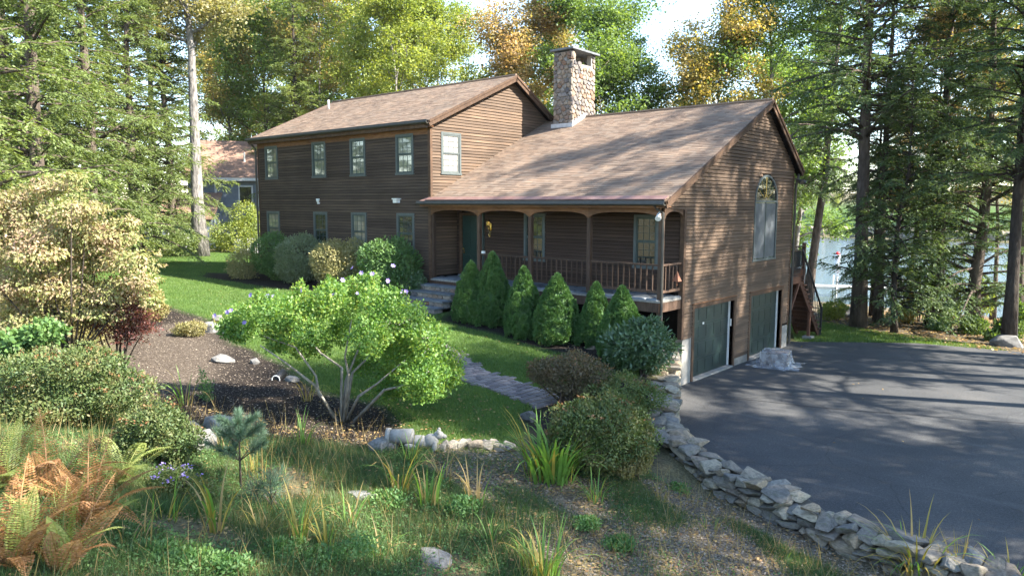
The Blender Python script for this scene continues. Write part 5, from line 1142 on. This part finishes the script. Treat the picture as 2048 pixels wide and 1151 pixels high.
for (x_, y_, h_, n_, m_, l_) in ((700,1050,95,16,[g_,d_],'mixed green and dry tuft near the flat stone'),(520,1060,80,14,[d_,o_],'leaning dry tuft left of the arching clump'),(760,1110,85,16,[g_,g_,d_],'green tuft on the lower slope'),(980,1090,80,14,[d_,g_],'dry tuft left of the bottom iris clump'),(330,1040,110,18,[g_,o_,d_],'tall leaning blades beside the ferns'),(890,960,80,14,[d_,d_],'thin straw stalks in front of the edging stones'),(1420,1060,45,12,[g_,o_],'short tuft on the litter below the wall'),(1560,1110,50,14,[g_,d_],'short mixed tuft near the wall foot')):
    clump(x_, y_, h_, n_, m_, l_, .16, lean=.7)
# ferns: each frond a part with paired leaflets
def frond_mesh(arch_, seed):
    r = np.random.default_rng(seed); n = 36; a = np.linspace(.05, arch_, n); dx = np.cumsum(np.sin(a))/n; dz = np.cumsum(np.cos(a))/n; P, D, L_ = [], [], []
    for i in range(2, n):
        t_ = i/n; l = .15*math.sin(math.pi*min(1, t_*.92+.12))**.8*(1-t_*.35); tx, tz = math.sin(a[i]), math.cos(a[i])
        for sgn in (-1, 1):
            for q in range(3):
                f = q/3; P.append((dx[i]+tx*f*l*.35, sgn*l*f, dz[i]+tz*f*l*.35)); D.append((tx*.45+r.normal(0,.08), sgn*.85, tz*.45-.1+r.normal(0,.08))); L_.append(l*.42*(1.05-f*.3))
    P = np.array(P); D = unit(np.array(D)); Nn = unit(np.tile((1., 0, .35), (len(P), 1))+r.normal(0, .25, (len(P), 3))); V = leafquads(P, D, Nn, np.array(L_), np.full(len(P), .016))
    k = len(V); st_ = []
    for i in range(n-1):
        w = .008*(1-i/n)+.002; st_ += [(dx[i],-w,dz[i]),(dx[i],w,dz[i]),(dx[i+1],w,dz[i+1]),(dx[i+1],-w,dz[i+1])]
    return quadmesh('frond', np.r_[V, np.array(st_)])
FR = [frond_mesh(a, i) for i, a in enumerate((.7,1.0,1.35,1.7))]
for q in FR: q.materials.append(None)
def fern(px, py, hpx, n, mats, label, lean=.5):
    b0 = on_ground(px, py); k = px2m(b0); rt = thing('fern', b0, label, 'fern', 'ferns in the lower left corner')
    for i in range(n):
        o = bpy.data.objects.new('frond', FR[int(RNG.integers(4))]); COL.objects.link(o); o.parent = rt; az = i*2.4+RNG.normal(0,.3); l = hpx*k*RNG.uniform(.75, 1.15)
        o.location = (math.cos(az)*.05, math.sin(az)*.05, -.03); o.rotation_euler = (RNG.normal(0,.2), RNG.uniform(-.1, lean), az); o.scale = (l,l,l); o.material_slots[0].link = 'OBJECT'; o.material_slots[0].material = M[mats[int(RNG.integers(len(mats)))]]
fg, fb = 'fern_green', 'fern_brown'
fern(30,1130,235,20,[fg,fb,fb],'tallest pale green fern at the left picture edge'); fern(120,1140,210,18,[fg,fb,fb],'fern with mixed green and rust fronds in the bottom left corner'); fern(175,1050,190,20,[fb,fb,fg],'rust brown fern lit by a sun patch')
fern(95,1000,190,18,[fb,fg],'brown tipped fern behind the tallest one'); fern(10,980,185,16,[fb,fb,fg],'withered brown fern at the left edge'); fern(240,970,150,14,[fg],'small green fern in front of the dark spirea')

shrub('weed_patch','low leafy weeds in front of the ferns along the bottom edge','plant',(330,1120),[(300,1110,70,26),(380,1120,70,24),(220,1130,50,22),(460,1130,50,20)],4200,.042,'weed_green',shell=.05,aspect=.5,stems=0)
shrub('weed_patch','leafy weeds around the arching yellow tipped clump','plant',(560,1110),[(560,1100,60,22),(640,1115,60,20),(720,1090,50,18)],2600,.038,'weed_green',shell=.05,aspect=.5,stems=0)
shrub('weed_patch','greyish aster tangle between the ferns and the pine sapling','plant',(360,990),[(340,960,50,36),(390,985,46,30),(300,1010,46,34)],6500,.035,'spirea',shell=.05,stems=14,heads=16,headmat='petal')
shrub('weed_patch','green weeds in the middle of the straw coloured clump','plant',(830,1020),[(780,1000,44,24),(850,1030,50,24),(920,1010,40,22)],4200,.04,'weed_green',shell=.05,stems=0,aspect=.6)
shrub('weed_patch','low weeds along the foot of the curving stone wall','plant',(1380,985),[(1350,978,34,12),(1420,1005,36,12),(1490,1030,30,10)],2600,.04,'weed_green',shell=.05,stems=0,aspect=.7)
shrub('weed_patch','small green plant tuft on the bare litter near the bottom','plant',(1240,1095),[(1240,1085,36,14)],1400,.045,'weed_green',shell=.05,stems=0,aspect=.4)
shrub('weed_patch','dark green tuft of weeds left of the golden grass','plant',(1200,1065),[(1175,1045,30,12)],1200,.045,'weed_green',shell=.05,stems=0,aspect=.4)
# white pine sapling
pb = on_ground(482,985); pk = px2m(pb); pine = thing('pine_sapling', pb, 'young blue green white pine sapling standing in the weeds', 'sapling')
hh = 165*pk; pth = [(np.array([(0,0,-.03),(.01,0,hh*.5),(0,.01,hh)]), np.array([.018,.013,.006]))]; tips = [(np.array([0,0,hh]), np.array([0,0,1.]), .30*hh)]
for zf, nb_ in ((.42,5),(.66,5),(.82,4)):
    for i in range(nb_):
        az = i*2*math.pi/nb_+zf*7; d = unit(np.array([math.cos(az), math.sin(az), .75])); l = hh*(.62-zf*.45); e_ = np.array([0,0,hh*zf])+d*l; pth.append((np.array([(0,0,hh*zf), e_]), np.array([.008,.005])))
        tips += [(e_, d, .2*hh), (np.array([0,0,hh*zf])+d*l*.65, d, .2*hh)]
PP, DD, LL_ = [], [], []
for p, d, l in tips:
    m_ = 260; q = RNG.uniform(-.55, .1, (m_,1))*l; PP.append(p+d*q); DD.append(unit(d*.9+RNG.normal(0, .6, (m_,3)))); LL_.append(np.full(m_, .115)*RNG.uniform(.7,1.2,m_))
PP, DD, LL_ = map(np.concatenate, (PP, DD, LL_)); link('needles', quadmesh('needles', leafquads(PP, DD, rdir(len(PP)), LL_, np.full(len(PP), .0045))), pine, 'pine_needle'); link('stem', tubes_mesh('stem', pth, 5), pine, 'bark_brown')
pb2 = on_ground(540,1010)
shrub('pine_sapling','low spreading pine seedling right of the tall sapling','sapling',(540,1015),[(545,970,42,36),(510,985,30,26)],1500,.12,'pine_needle',shell=.0,aspect=.045,up=.9)
tg = thing('weed_stalks', on_ground(410,800), 'tall thin green weed stalks at the mulch bed corner', 'plant')
for q in range(3):
    P = np.c_[RNG.normal(0,.05,160)+q*.14-.1, RNG.normal(0,.05,160), RNG.uniform(.02,.62-.1*q,160)]; link('stalk', quadmesh('stalk', leafquads(P, unit(RNG.normal(0,1,(160,3))+np.array([0,0,.5])), rdir(160), np.full(160,.06), np.full(160,.018))), tg, 'weed_green')['kind'] = 'stuff'

# ------------------------------------------------------------------ grass, litter and ground cover (stuff)
def scatter(polys, dens, excl=(), bbox=None):
    out = []
    for poly in polys:
        poly = np.array(poly); lo, hi = poly.min(0), poly.max(0); n = int((hi-lo).prod()*dens); q = lo+RNG.random((n,2))*(hi-lo); q = q[inpoly(q[:,0], q[:,1], poly)]
        for e in excl: q = q[~inpoly(q[:,0], q[:,1], e)]
        out.append(q)
    return np.concatenate(out)
def grass(name, q, h, w, mat, label_keep=None, lean=.45):
    n = len(q); z_ = Z(q[:,0], q[:,1]); B = np.c_[q, z_-.01]; d = unit(np.c_[RNG.normal(0,lean,(n,2)), np.ones(n)]); az = RNG.uniform(0,2*math.pi,n); s = np.c_[np.cos(az), np.sin(az), np.zeros(n)]
    hh_ = h*RNG.uniform(.5,1.35,n)[:,None]; ww = w*RNG.uniform(.7,1.3,n)[:,None]; V = np.stack([B-s*ww/2, B+s*ww/2, B+d*hh_], 1).reshape(-1,3)
    o = link(name, bigmesh(name, V, np.arange(len(V)).reshape(-1,3)), None, mat); o['kind'] = 'stuff'; return o
def near(q, falloff):                                            # thin out with distance
    dd = np.hypot(q[:,0]-CAM[0], q[:,1]-CAM[1]); return q[RNG.random(len(q)) < np.clip((falloff/dd)**2, .05, 1)]
pathpoly = np.r_[PTH+np.c_[-np.gradient(PTH[:,1]), np.gradient(PTH[:,0])]/np.hypot(np.gradient(PTH[:,0]), np.gradient(PTH[:,1]))[:,None]*.42, (PTH-np.c_[-np.gradient(PTH[:,1]), np.gradient(PTH[:,0])]/np.hypot(np.gradient(PTH[:,0]), np.gradient(PTH[:,1]))[:,None]*.42)[::-1]]
HOUSEP = [(-20.2,-1.2),(0.1,-1.2),(0.1,12),(-20.2,12)]; STEPP = [(-9.2,-3.1),(-7,-3.1),(-7,-1),(-9.2,-1)]
EX = [BED_L, BED_S, BED_R, BED_B, pathpoly, HOUSEP, STEPP, DRIVE]
grass('lawn_grass', near(scatter([LAWN], 1600, EX), 17), .075, .014, 'lawn_blade'); grass('lawn_grass', scatter([STRIP], 500, [DRIVE]), .09, .03, 'lawn_blade')
def nz(q, s, k=0): return np.sin(q[:,0]*s+k+1.7*np.sin(q[:,1]*s*.7))+np.sin(q[:,1]*s*1.3+k*2+1.3*np.sin(q[:,0]*s*.9))
FG = [(13.5,-8.2),(9,-8.3),(6.4,-7.95),(4.2,-7.3),(3,-7.4),(1.6,-9.9),(.5,-10.3),(-.5,-10.6),(-2,-11.5),(-6,-13),(-9,-15),(-3,-18),(5,-17.6),(9,-14.5),(13.5,-11.5)]
q = scatter([FG], 3300, [DRIVE, BED_L, BED_R]); lit_ = inpoly(q[:,0], q[:,1], LIT); keep = np.where(lit_, nz(q, 2.2)+RNG.normal(0,.5,len(q)) > .65, nz(q, 1.9, 2)+RNG.normal(0,.3,len(q)) > -1.1); q = near(q[keep], 11)
grass('rough_grass', q, .145, .010, 'rough_blade', lean=.6)
q = scatter([FG], 850, [DRIVE, BED_L]); q = near(q[nz(q, 1.5, 4) > -.2], 11); q = q[~(inpoly(q[:,0], q[:,1], LIT) & (RNG.random(len(q)) < .8))]; n = len(q)
B = np.c_[q, Z(q[:,0], q[:,1])+RNG.uniform(.01,.10,n)]; o = link('ground_cover', quadmesh('ground_cover', leafquads(B, unit(RNG.normal(0,1,(n,3))*np.array([1,1,.35])), unit(RNG.normal(0,.35,(n,3))+np.array([0,0,1])), RNG.uniform(.02,.05,n), RNG.uniform(.012,.034,n))), None, 'weed_green'); o['kind'] = 'stuff'
q = near(scatter([FG], 48, [DRIVE]), 12); grass('dry_stalks', q[nz(q, 1.1, 3) > -.3], .46, .008, 'blade_dry', lean=.35)
def flakes(name, q, l, mat, lift=.015):
    n = len(q); B = np.c_[q, Z(q[:,0], q[:,1])+RNG.uniform(.004,lift,n)]; L_ = l*RNG.uniform(.5,1.4,n); o = link(name, quadmesh(name, leafquads(B, unit(RNG.normal(0,1,(n,3))*np.array([1,1,.12])), unit(RNG.normal(0,.3,(n,3))+np.array([0,0,1])), L_, L_*.5)), None, mat); o['kind'] = 'stuff'
flakes('wood_chips', near(scatter([LIT], 900, [DRIVE]), 10), .045, 'wood_chip'); flakes('wood_chips', scatter([BED_L], 260), .035, 'wood_chip')
flakes('fallen_leaves', near(scatter([LIT, FG], 130, [DRIVE]), 12), .06, 'litter_leaf', .05); flakes('fallen_leaves', scatter([px_poly([(640,800),(820,760),(990,800),(1010,870),(860,905),(740,900),(650,870)])], 55), .06, 'litter_leaf', .06)
flakes('fallen_leaves', scatter([BANK], 45), .13, 'litter_leaf', .05); flakes('fallen_leaves', scatter([DRIVE], 1.6, [HOUSEP]), .07, 'litter_leaf', .03)
q = scatter([LAWN], 1.6, EX); flakes('fallen_leaves', q, .07, 'litter_leaf', .09)

# ------------------------------------------------------------------ thin air haze
hz = MB().box(-950,950,-550,1550,-5,36).build('haze', 'void'); hz['kind'] = 'stuff'; hz.data.materials.clear()
hm = bpy.data.materials.new('haze'); hm.use_nodes = True; ht = hm.node_tree; ht.nodes.clear(); M['haze'] = hm
ho = ht.nodes.new('ShaderNodeOutputMaterial'); hv = ht.nodes.new('ShaderNodeVolumePrincipled'); hv.inputs['Color'].default_value = (.92,.95,1,1); hv.inputs['Density'].default_value = .00013; hv.inputs['Anisotropy'].default_value = .2
ht.links.new(hv.outputs[0], ho.inputs['Volume']); hz.data.materials.append(hm)
